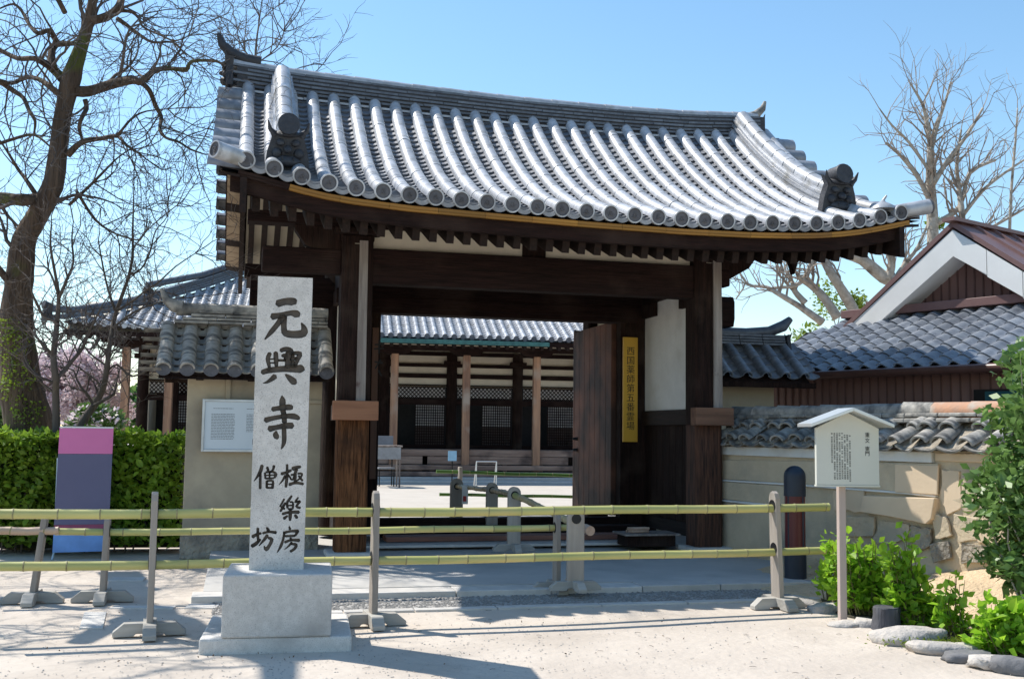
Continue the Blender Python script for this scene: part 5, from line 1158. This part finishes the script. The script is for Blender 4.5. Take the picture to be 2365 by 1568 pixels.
# ================================================================== TREES
def wander(p, d, L, n, crook, up=0.):
    pts = [p.copy()]; d = d.normalized()
    for i in range(n):
        d = (d+Vector((jit(crook),jit(crook),jit(crook)+up))).normalized(); pts.append(pts[-1]+d*(L/n))
    return pts, d
class Tree:
    def __init__(s, thin): s.big = []; s.tw = MB(); s.thin = thin; s.tips = []
    def spray(s, p, d, L, r, lvl, crook=.35, up=.03, fan=.75, nchild=(3,4)):
        n = 5 if lvl > 1 else 3; pts, dd = wander(p, d, L, n, crook, up); rads = [r*(1-.55*i/n) for i in range(n+1)]
        s.tw.tube(pts, rads, 5 if r > .02 else 3, cap=False)
        if lvl == 0: s.tips.append(pts[-1]); return
        m = random.randint(*nchild)
        for k in range(m):
            f = random.uniform(.25,1) if k else 1.; i = min(int(f*n),n-1); q = pts[i].lerp(pts[i+1], f*n-i if f < 1 else 1)
            bd = (pts[i+1]-pts[i]).normalized(); sd = Vector((jit(1),jit(1)*.8,jit(1))); sd = (sd-bd*sd.dot(bd)).normalized()
            s.spray(q, bd*(1-fan*.5)+sd*fan*random.uniform(.5,1.), L*random.uniform(.5,.72), max(r*.52,s.thin), lvl-1, crook, up, fan, nchild)
    def limb(s, pts, rads, D, name='limb', twigs=8, tl=.9, lvl=2, n=8, depth=.5, spread=None):
        P = []; k = len(pts)
        for i,(u,v) in enumerate(pts): P.append(V(u,v,D+depth*math.sin(i*1.3+pts[0][0])*.5*min(1,i/2.)))
        Q, RR = [], []
        for i in range(k-1):
            for j in range(3):
                t = j/3; p0,p1,p2,p3 = P[max(i-1,0)],P[i],P[i+1],P[min(i+2,k-1)]
                Q.append(.5*((2*p1)+(-p0+p2)*t+(2*p0-5*p1+4*p2-p3)*t*t+(-p0+3*p1-3*p2+p3)*t**3)); RR.append((rads[i]*(1-t)+rads[i+1]*t)*(1+jit(.05)))
        Q.append(P[-1]); RR.append(rads[-1]); s.big.append((name,Q,RR,n))
        for q in range(twigs):
            i = random.randint(int(len(Q)*.15),len(Q)-2) if q else len(Q)-2; bd = (Q[i+1]-Q[i]).normalized(); sd = Vector((jit(1),jit(.7),jit(1)+.15)); sd = (sd-bd*sd.dot(bd)).normalized()
            s.spray(Q[i+1] if not q else Q[i], (bd*.7+sd+Vector((0,0,1.1 if lvl==1 else 0))) if q else bd, tl*random.uniform(.6,1.15), max(min(RR[i]*.45,.035),s.thin*2.5), lvl)
        return Q
    def build(s, t, mb, mt):
        inv = t.matrix_world.inverted() if False else Matrix.Translation(-Vector(t.location))
        for name,Q,RR,n in s.big:
            bb = MB(); bb.tube([inv @ q for q in Q], RR, n); bb.obj(name, mb, t, smooth='all')
        s.tw.v = [(x-t.location.x,y-t.location.y,z-t.location.z) for x,y,z in s.tw.v]
        print(t.name, 'twig faces', len(s.tw.f)); o = s.tw.obj('twigs', mt, t, fix=False); o['kind'] = 'stuff'
cA = lambda L: [(x*.3386, y*.3386) for x,y in L]
cE = lambda L: [(x*.3386, y*.3386+554.3) for x,y in L]
DT = 14.6; k = DT/2500/2
p = V(70,1290,DT); t = thing('bare_tree', 'huge gnarled leafless tree with mossy trunk rising out of the left frame', 'tree', (p.x,p.y,0))
T = Tree(.0045)
trunk = [(75,1310),(66,1180)]+cE([(200,1300),(150,1050),(130,850),(110,650),(120,400),(140,200),(165,0)])+cA([(240,1500),(330,1330),(370,1230),(400,1000),(430,780),(490,520),(555,320),(610,130),(640,-40)])
tr = [118,110,106,96,86,76,66,60,54,50,48,46,40,40,44,30,24,20]
T.limb(trunk, [w*k for w in tr], DT, 'trunk', twigs=6, tl=.7, n=16, depth=0)
LB = [([(620,140),(720,120),(800,60),(830,-10),(850,-60)],[24,22,19,16,13],6),
 ([(500,620),(600,625),(750,580),(900,545),(960,560),(1060,480),(1180,470),(1270,480),(1310,420),(1480,420),(1530,465)],[30,27,24,22,17,14,12,11,9,7,4],16),
 ([(960,560),(1020,620),(1060,720),(1100,800),(1090,880),(1130,940),(1220,970),(1300,1020),(1400,1055)],[15,12,11,10,9,7,6,5,3],14),
 ([(430,540),(370,480),(300,430),(230,400),(120,400),(0,345),(-80,330)],[26,22,17,14,12,12,10],12),
 ([(430,300),(390,290),(340,210),(260,230),(200,170),(150,80),(90,30),(0,60)],[16,14,12,11,9,8,6,4],12),
 ([(370,480),(350,370),(380,310),(430,300),(530,300)],[20,18,16,15,8],5),
 ([(420,660),(350,600),(270,545),(180,530),(80,570),(0,550),(-60,540)],[18,15,12,11,10,9,8],12),
 ([(460,1060),(560,970),(700,945),(800,930),(860,990),(940,1040),(1000,1090)],[18,14,11,9,7,5,3],12),
 ([(790,935),(830,890),(900,810),(1000,760),(1200,740)],[8,7,6,4,2],8),
 ([(800,130),(860,170),(940,230),(1040,290),(1180,290),(1250,360)],[12,10,8,7,5,3],12),
 ([(830,75),(900,85),(950,130),(975,185),(1090,240),(1200,280),(1320,230)],[10,8,7,6,5,4,2],12),
 ([(340,1350),(240,1360),(150,1365),(0,1350),(-80,1340)],[34,32,30,28,26],6),
 ([(580,680),(590,740),(560,800),(540,870),(560,950)],[13,12,10,9,7],6),
 ([(0,560),(90,620),(160,670),(200,760),(240,830),(230,920)],[14,13,11,9,7,4],8),
 ([(0,980),(90,950),(230,920),(340,1000)],[9,8,7,4],8),
 ([(240,1320),(180,1230),(120,1150),(60,1050),(0,960)],[12,10,8,6,4],8),
 ([(470,1400),(600,1280),(700,1180),(800,1080),(900,1010)],[9,8,6,4,3],8),
 ([(520,1300),(650,1500),(800,1600),(950,1640)],[8,7,5,3],7)]
for L, r, tw in LB: T.limb(cA(L), [w*k*.95 for w in r], DT, 'limb', twigs=max(3,int(tw*.75)), tl=.95, depth=.5)
# crown beyond and above the frame to the left (its shade falls on the sand)
for L, r, tw in ([[(150,30),(40,-150),(-150,-260),(-350,-300)],[14,12,9,5],10],[[(230,-20),(260,-200),(330,-380),(300,-520)],[16,12,8,4],12],[[(60,700),(-60,560),(-200,470),(-420,380)],[20,15,10,5],12]):
    T.limb(L, [w*k*.95 for w in r], DT, 'limb', twigs=tw//2, tl=1.3, depth=1.5)
for path, tw in (([(-7.3,14.0,4.6),(-7.1,13.0,5.0),(-6.6,11.8,5.3),(-6.3,10.8,5.0),(-6.1,10.0,4.4)],9),([(-6.9,13.0,5.0),(-7.6,11.8,4.5),(-7.4,10.6,4.3),(-7.0,9.6,4.0),(-6.7,8.8,3.4)],9),([(-6.6,11.8,5.3),(-6.5,11.2,6.2),(-6.2,10.6,7.0),(-6.2,9.6,7.6)],7)):
    Q = [Vector(path[0])]
    for p0, p1 in zip(path, path[1:]):
        for j in (1,2,3): Q.append(Vector(p0).lerp(Vector(p1), j/3)+Vector((jit(.06),jit(.06),jit(.06))))
    RR = [.23-.15*i/len(Q) for i in range(len(Q))]; T.big.append(('limb',Q,RR,8))
    for q in range(tw*2):
        i = random.randint(3,len(Q)-2); T.spray(Q[i], Vector((jit(.5)-.1,jit(1),jit(1))), .8, .03, 2)
T.build(t, m_bark, m_twig)
# smaller tree whose crown shows behind the ridge end
def small_tree(label, stems, D, base, mb, mt, thin=.0035, tl=.7, name='bare_tree', grp=None, fan=.6, up=.12, lvl=2):
    t = thing(name, label, 'tree', (V(*base,D).x, D, 0), 0, grp); T = Tree(thin); k = D/2500/2
    for L, r, tw in stems: T.limb(L, [w*k for w in r], D, 'trunk' if (L is stems[0][0]) else 'limb', twigs=tw if lvl > 1 else tw, tl=tl, depth=.25, lvl=lvl)
    T.build(t, mb, mt); return t
DS = 13.9
small_tree('slender dark bare tree left of the hall, forking low behind the pink topped board', [
 (cE([(390,1700),(385,1300),(380,1050),(380,950),(365,800),(385,600),(400,400),(380,250),(345,50),(350,-100)]),[22,19,17,16,14,12,9,7,5,3],10),
 (cE([(385,950),(470,850),(560,740),(600,640),(640,560),(700,440)]),[11,9,8,7,5,3],9),
 (cE([(365,800),(300,720),(230,640),(200,600)]),[9,7,5,3],7),(cE([(400,400),(460,260),(500,150),(490,0),(500,-120)]),[8,6,5,4,2],9),
 (cE([(390,560),(300,520),(250,430),(210,330),(215,200)]),[8,7,6,4,2],8),(cE([(400,380),(330,200),(250,180)]),[6,5,3],6)], DS, (385,1700), m_bark2, m_twig)
small_tree('slender dark bare tree with a sweeping trunk, right of the pink topped board', [
 (cE([(480,1500),(560,1250),(640,1130),(700,1020),(725,900),(750,700),(775,560),(800,470),(850,330),(880,240),(905,100),(905,-50),(912,-300),(915,-500)]),[26,22,18,14,12,11,10,9,8,7,6,5,3,2],12),
 (cE([(640,1130),(730,1080),(780,1040),(800,930)]),[10,8,6,4],6),(cE([(785,480),(735,330),(700,170),(670,0)]),[7,5,4,3],9),
 (cE([(800,480),(900,420),(1000,340),(1080,290),(1200,180),(1380,60)]),[6,5,4,4,3,2],10),(cE([(770,600),(900,500),(1040,440),(1180,400)]),[6,5,4,2],9),
 (cE([(725,900),(800,850),(900,930),(1040,870),(1150,820),(1200,700)]),[5,5,5,4,3,2],9),(cE([(880,240),(960,200),(1020,90),(1060,-60),(1140,-160),(1145,-300)]),[5,4,4,3,2,2],9),
 (cE([(905,60),(1000,-60),(1110,-160),(1240,-260)]),[4,3,3,2],7),(cE([(730,860),(600,760),(540,640)]),[5,4,2],6)], DS+.6, (480,1500), m_bark2, m_twig)
small_tree('distant thin bare crown showing behind the left end of the gate ridge', [
 ([(600,700),(588,300),(590,150),(592,100),(600,40),(605,0)],[16,12,7,5,3,2],12),([(590,150),(640,110),(660,60)],[4,3,2],10),([(590,150),(555,100),(545,50)],[4,3,2],9),([(592,170),(660,190),(700,200)],[4,3,2],9)], 22, (600,1000), m_twig, m_twig, .006, 1.1)
# pollarded pale trees on the right
cR = lambda L: [(1601.3+x*.3928, 431.1+y*.3928) for x,y in L]
DR = 27.
for lab, stems, base in (('pale pollarded tree with upright leafless shoots above the brown house roof', [
   ([(2165,1000),(2158,700),(2155,560),(2152,470),(2148,400),(2150,340)],[34,32,28,26,20,15],8),([(2150,470),(2120,410),(2080,360),(2045,330)],[14,11,8,6],8),([(2152,430),(2190,370),(2235,310),(2270,250)],[14,11,8,5],10),
   ([(2150,340),(2140,280),(2130,240),(2100,190)],[13,10,7,4],12),([(2150,350),(2165,290),(2185,230),(2195,190)],[12,9,6,3],12),([(2155,520),(2215,480),(2240,400),(2300,370)],[16,12,9,6],10),([(2150,400),(2100,330),(2060,290),(2030,250)],[9,7,5,3],9)],(2165,1000)),
  ('leaning pale pollarded trunk with short sawn limbs just above the white gable', [
   ([(2210,900),(2100,680),(2040,640),(1990,600),(1940,585)],[46,40,32,26,18],7),([(2050,650),(2060,600),(2040,560)],[22,18,14],6),([(2060,660),(2090,610),(2120,570),(2150,500)],[18,12,8,4],8)],(2210,900)),
  ('pale knobbly pollarded tree spreading left behind the wall roof', [
   ([(1960,1000),(1955,830),(1975,735),(1950,680),(1925,640),(1900,598),(1880,585)],[44,38,26,24,22,18,12],6),([(1935,735),(1905,690),(1875,660),(1850,645),(1840,630)],[24,20,18,12,8],7),([(1900,745),(1850,710),(1800,680),(1770,663),(1725,655),(1695,600)],[20,15,12,9,6,3],12),
   ([(1880,595),(1860,640),(1835,660),(1790,665)],[14,12,9,7],8),([(1860,700),(1835,672),(1830,650)],[16,13,9],5),([(1700,690),(1720,655),(1690,640)],[3,4,2],6)],(1960,1000)),
  ('thin pale pollarded tree at the right edge with scattered yellow green buds', [
   ([(2240,1000),(2225,600),(2222,500),(2215,440),(2210,380),(2220,300)],[26,22,16,12,9,5],12),([(2222,500),(2270,440),(2320,400),(2380,360)],[10,8,6,4],12),([(2225,560),(2300,520),(2370,480)],[10,7,5],10),([(2330,600),(2335,450),(2345,330),(2350,250)],[8,7,5,3],12)],(2240,1000))):
    small_tree(lab, stems, DR, base, m_bark3, m_twig3, .005, .95, 'pollarded_tree', 'pollarded trees behind the house', .4, .2, 1)

# ================================================================== FOLIAGE
def leaf_mesh(name, m, L=.07, Wd=.035, fold=.25):
    b = MB(); pts = [(0,0,0),(Wd*.5,L*.30,fold*Wd*.5),(Wd*.42,L*.68,fold*Wd*.4),(0,L,-.01),(-Wd*.42,L*.68,fold*Wd*.4),(-Wd*.5,L*.30,fold*Wd*.5),(0,L*.35,-.002),(0,L*.7,-.006)]
    b.add(pts,[(0,1,6),(1,2,7,6),(2,3,7),(3,4,7),(4,5,6,7),(5,0,6)]); return b
def cloud(name, m, pos, L, Wd, parent=None, up=.5, kind='stuff', out=None):
    """many leaves as one mesh: pos (n,3) array"""
    n = len(pos); d = rng.normal(size=(n,3)); d[:,2] = d[:,2]*.6+up
    if out is not None: d += out
    d /= np.linalg.norm(d,axis=1)[:,None]; r = rng.normal(size=(n,3)); x = np.cross(d,r); x /= np.linalg.norm(x,axis=1)[:,None]; z = np.cross(x,d)
    s = rng.uniform(.6,1.25,size=(n,1)); L_, W_ = L*s, Wd*s
    pts = np.stack([pos, pos+d*L_*.5+x*W_*.5+z*W_*.12, pos+d*L_, pos+d*L_*.5-x*W_*.5+z*W_*.12],1).reshape(-1,3)
    me = bpy.data.meshes.new(name); me.vertices.add(4*n); me.vertices.foreach_set('co', pts.ravel()); me.loops.add(4*n); me.polygons.add(n)
    f = np.arange(4*n); me.loops.foreach_set('vertex_index', f); me.polygons.foreach_set('loop_start', np.arange(n)*4); me.update(calc_edges=True); me.validate(); me.materials.append(m)
    o = bpy.data.objects.new(name, me); C.objects.link(o); o.parent = parent
    if kind: o['kind'] = kind
    return o
def leaf_objs(m, pts, L, Wd, parent, name='leaf', up=.4, toward=None, flat=0.):
    me = leaf_mesh(name, m, L, Wd).mesh(name, m, fix=False)
    for p in pts:
        d = Vector((random.gauss(0,1),random.gauss(0,1)-.5,random.gauss(0,.6)+up)).normalized(); r = Vector((random.gauss(0,.5),random.gauss(0,.5)-.4,1)); x = d.cross(r).normalized(); z = x.cross(d); s = random.uniform(.7,1.2)
        inst(me, name, parent, basis(p, x*s, d*s, z*s))
# hedge in two stretches
HGa, HGb = G(-120,1286), G(420,1283)
HQ = Frame(HGa, math.atan2(HGb.y-HGa.y, HGb.x-HGa.x)); hgl = (HGb-HGa).length
for lab, x0, x1 in (('clipped glossy green hedge left of the pink topped board', 0, HQ.gr(150,1286)[0]), ('clipped sunlit green hedge between the pink topped board and the khaki wall', HQ.gr(152,1286)[0], hgl-.05)):
    t = thing('hedge', lab, 'hedge', HQ.w(x0,.15,0), HQ.th, 'clipped hedge'); W_ = x1-x0; N_ = int(5200*W_/1.6)
    P = rng.uniform(size=(N_,3)); P[:,0] *= W_; dep = rng.beta(1,2.2,size=N_)*.45; P[:,1] = dep
    nzv = np.array([noise.noise(Vector((x*2.3+x0*2.3,3.1,0)))*.08+noise.noise(Vector((x*7+x0*7,1,0)))*.03 for x in P[:,0]]); Hh = 1.50+nzv
    P[:,2] = .12+P[:,2]*(Hh-.12)
    P[:,1] += np.array([noise.noise(Vector((p[0]*4+x0*4,p[2]*4,5)))*.13 for p in P]); tp = rng.uniform(size=N_) < .28; P[tp,2] = Hh[tp]-rng.beta(1,3,size=tp.sum())*.22; P[tp,1] = rng.uniform(0,.9,size=tp.sum())
    cloud('foliage', m_lhedge, P, .10, .058, t, .35, out=np.array([0,-.35,0]))
    P2 = P[rng.choice(N_, 260, replace=False)]; P2[:,1] -= .06; leaf_objs(m_lhedge, [Vector(p) for p in P2], .12, .07, t)
    bb = MB(); bb.box(.05,W_-.05,.35,.8,.05,1.35); bb.obj('inner_shade_block', mat('hedge_inner_dark',(.025,.03,.012),(.01,.012,.006),14,1.,.5), t)  # solid dark box stands in for the shade deep in the hedge
    for k in range(int(W_*5)):
        x = random.uniform(.05,W_-.05); bb = MB(); bb.tube([(x,.3,0),(x+jit(.08),.25+jit(.1),.4),(x+jit(.15),.2,.9)],[.012,.01,.006],5); bb.obj('stem', m_bark2, t)
# spring shrubs in the garden bed
def shrub(label, blobs, nst, m, L, Wd, base, D, n_obj=90, n_cl=500, name='shrub', stem_m=None, up=.5):
    t = thing(name, label, 'shrub', V(*base,D)*1.0, 0); t.location.z = 0.02; inv = Vector(t.location); pts = []
    pts2 = []
    for (u,v,ru,rv) in blobs:
        c = V(u,v,D); r1, r2 = ru*D/2500, rv*D/2500; stm = []
        nn = max(3,int(nst*ru*rv/1200))
        for q in range(nn):
            aa, rr = random.uniform(0,2*PI), random.random()**.5; tip = c+Vector((r1*rr*math.cos(aa), jit(r1*.6), r2*rr*math.sin(aa))); b0 = Vector((inv.x+(tip.x-inv.x)*.55, D+jit(.12), .02)); mid = b0.lerp(tip,.55)+Vector((jit(.04),jit(.04),0.03))
            bb = MB(); bb.tube([b0-inv,mid-inv,tip-inv],[.006,.0045,.002],4,cap=False); bb.obj('stem', stem_m or mat('green_brown_stem',(.20,.19,.06),(.13,.10,.05),8,.8,0), t)
            for w in range(9): s = random.uniform(.25,1.05); q_ = (b0.lerp(mid,s/.55) if s < .55 else mid.lerp(tip,(s-.55)/.45)); (pts if random.random()<.35 else pts2).append(q_-inv+Vector((jit(.05),jit(.05),jit(.04))))
    random.shuffle(pts); leaf_objs(m, pts[:min(n_obj,290)], L, Wd, t, up=up)
    pts2 += pts[n_obj:]; A = np.array([tuple(p) for p in pts2]) ; 
    if len(A): A = np.concatenate([A, A+rng.normal(scale=.04,size=A.shape)])[:max(n_cl,1)]; cloud('small_leaves', m, A, L*.75, Wd*.8, t, up)
    return t
shrub('bright green shrub beside the wooden sign post', [(1990,1290,45,75),(2035,1310,30,60),(1960,1330,40,50),(1935,1270,25,30),(2000,1370,70,30)], 16, m_lbright, .120, .070, (2000,1400), 9.9, 200, 900)
shrub('tall bright green shrub right of the dark stone stump', [(2085,1300,30,50),(2100,1360,45,50),(2110,1420,60,35),(2060,1290,20,30),(2150,1400,40,40),(2105,1240,12,25)], 16, m_lbright, .115, .068, (2110,1460), 9.3, 220, 900)
shrub('sparse young green shrub with thin bare twigs before the sandy bank', [(2215,1330,20,25),(2200,1420,45,25),(2240,1440,30,25),(2190,1370,15,20)], 12, m_lbright, .10, .058, (2200,1470), 8.9, 60, 160)
shrub('bright green shrub at the lower right corner', [(2310,1440,45,50),(2350,1470,45,40),(2290,1480,40,30),(2300,1400,14,22),(2370,1420,20,40)], 16, m_lbright, .125, .075, (2320,1530), 8.2, 180, 800)
shrub('dim green shrub in the shade behind the wooden sign post', [(1925,1280,25,45),(1910,1330,25,30)], 12, m_lbright, .11, .06, (1920,1400), 10.6, 60, 260)
# camellia at the right edge
t = thing('camellia_bush', 'tall dark glossy camellia bush at the right edge in front of the wall', 'bush', V(2380,1500,8.6), 0); t.location.z = 0; inv = Vector(t.location); D_ = 8.7; P = []
for (u,v,ru,rv,n_) in ((2350,860,45,60,260),(2320,960,50,50,320),(2345,1060,75,60,560),(2290,1095,45,25,160),(2265,1160,50,35,220),(2330,1170,65,55,500),(2350,1260,65,75,760),(2305,1300,50,40,380),(2360,1350,50,40,300),(2380,1000,60,220,800),(2240,1220,25,20,60),(2375,800,40,30,120),(2250,1120,25,15,60)):
    c = V(u+42,v,D_)
    for q in range(n_):
        a_, r = random.uniform(0,2*PI), random.random()**.6; P.append((c.x+ru*D_/2500*r*math.cos(a_)-inv.x, D_+random.uniform(-.25,.45)-inv.y, c.z+rv*D_/2500*r*math.sin(a_)-inv.z))
P = np.array(P); rng.shuffle(P); leaf_objs(m_lcam, [Vector(p)+Vector((0,-.08,0)) for p in P[:290]], .12, .065, t, up=.1); cloud('foliage', m_lcam, P[290:], .10, .055, t, .1, out=np.array([0,-.3,0]))
leaf_objs(m_lyel, [Vector(p)+Vector((0,-.1,0)) for p in P[300:316]], .07, .04, t, name='yellow_leaf')
for q in range(9):
    e = Vector(P[random.randrange(len(P))]); b0 = Vector((jit(.15),jit(.1),0)); bb = MB(); m_ = b0.lerp(e,.5)+Vector((jit(.1),.1,.1)); bb.tube([b0,m_,e],[.011,.008,.003],5); bb.obj('branch', m_bark3, t)
# moss patch at the garden edge
c = G(2225,1500); P = np.array([(c.x+random.gauss(0,.22), c.y+.05+random.gauss(0,.10), .02+abs(random.gauss(0,.02))) for _ in range(1500)]); o = cloud('moss', m_moss, P, .03, .012, None, .8)
# blossom cherry and white flowered bushes far behind the hedge
for lab, D_, blobs, n_ in (('pale pink cherry tree in full bloom far behind the bare trees', 38., [(150,880,90,75),(230,900,55,70),(100,860,60,60),(190,940,90,40),(250,960,40,50),(-40,900,90,70)], 26000),):
    t = thing('cherry_tree', lab, 'tree', V(180,1000,D_), 0); t.location.z = 0; inv = Vector(t.location); P = []
    tot = sum(b[2]*b[3] for b in blobs)
    for (u,v,ru,rv) in blobs:
        c = V(u,v,D_)
        sub = [(jit(1),jit(1),jit(1)) for _ in range(26)]
        for q in range(int(n_*ru*rv/tot)):
            s_ = random.choice(sub); a_ = [s_[i]*.75+random.gauss(0,.16) for i in range(3)]; P.append((c.x+ru*D_/2500*a_[0]-inv.x, D_+a_[1]*1.8-inv.y, c.z+rv*D_/2500*a_[2]))
    cloud('blossom', m_blos, np.array(P), .13, .11, t, .2)
    T = Tree(.02); T.limb([(180,1010),(185,960),(180,900),(170,850)],[.25,.2,.14,.06],D_,'trunk',twigs=14,tl=2.5,lvl=2); T.build(t, m_bark2, m_twig)
def bush(lab, D_, blobs, n_, m, L, Wd, flowers=None):
    t = thing('bush', lab, 'bush', V(blobs[0][0],1000,D_), 0); t.location.z = 0; inv = Vector(t.location); P = []
    tot = sum(b[2]*b[3] for b in blobs)
    for (u,v,ru,rv) in blobs:
        c = V(u,v,D_)
        for q in range(int(n_*ru*rv/tot)):
            a_ = Vector((random.gauss(0,1),random.gauss(0,1),random.gauss(0,1))).normalized()*random.random()**.4; P.append((c.x+ru*D_/2500*a_.x-inv.x, D_+a_.y*ru*D_/2500-inv.y, c.z+rv*D_/2500*a_.z))
    P = np.array(P); cloud('foliage', m, P, L, Wd, t, .3)
    if flowers: cloud('flowers', m_blos, P[rng.choice(len(P), flowers)]+np.array([0,-.1,.03]), L, Wd, t, .3)
    bb = MB(); bb.tube([(0,0,0),(0.1,0,1.0),(.05,0,2.2)],[.09,.07,.04],7); bb.obj('trunk', m_bark2, t)
bush('dark green bush with white flowers behind the hedge, right of the thick trunk', 26., [(215,965,40,35),(250,975,35,30),(180,985,30,20)], 5000, m_lcam, .14, .08, 500)
bush('dark green shrub mass behind the hedge at the left edge', 25., [(15,960,45,45),(60,985,40,25),(-60,950,60,60)], 6000, m_lcam, .14, .08, 200)
bush('ivy covered mossy clump around the huge bare trunk', 14.4, [(30,800,34,50),(20,760,28,30),(60,960,40,40),(40,880,45,60)], 1500, m_moss, .05, .03)
for i,(u,w_) in enumerate(((-600,140),(-330,120),(-130,90),(60,60),(330,60))):
    bush(('dark tree mass far behind at the left','far dark evergreen left of the hall','far dark evergreen behind the hedge','far low evergreen between trunk and hall','far evergreen close to the hall corner')[i], 55.+3*i, [(u,960,w_,70)], 5000, m_lcam, .5, .3)
# pale green leafing crowns behind the pollards
for i,(u,v,ru,rv) in enumerate(((1915,690,45,55),(1870,780,50,35),(1975,700,25,30),(2160,520,18,15))):
    bush(('pale yellow green young foliage behind the knobbly pollard','pale green crown low behind the wall ridge end','thin yellow green sprigs right of the pollard limbs','yellow green moss tuft on the upright pollard')[i], 30., [(u,v,ru,rv)], 260, m_moss, .16, .07)

# dry leaf and twig litter on the sand
P = np.array([(random.uniform(-3.6,4.6), random.uniform(6.9,10.2), .004) for _ in range(150)]+[(-1.7+jit(.9), 7.75+jit(.12), .004) for _ in range(30)])
lt_ = cloud('leaf_litter', mat('dry_leaf',(.20,.13,.07),(.10,.065,.04),8,.9,0), P, .022, .010, None, .05)
bb = MB()
for q in range(70):
    x, y, a_, l = random.uniform(-3.6,4.2), random.uniform(7.0,10.3), random.uniform(0,PI), random.uniform(.02,.06); bb.tube([(x,y,.003),(x+l*.5*math.cos(a_),y+l*.5*math.sin(a_)+jit(.006),.006),(x+l*math.cos(a_),y+l*math.sin(a_),.003)],.0015,4)
bb.obj('twig_litter', m_twig, kind='stuff')
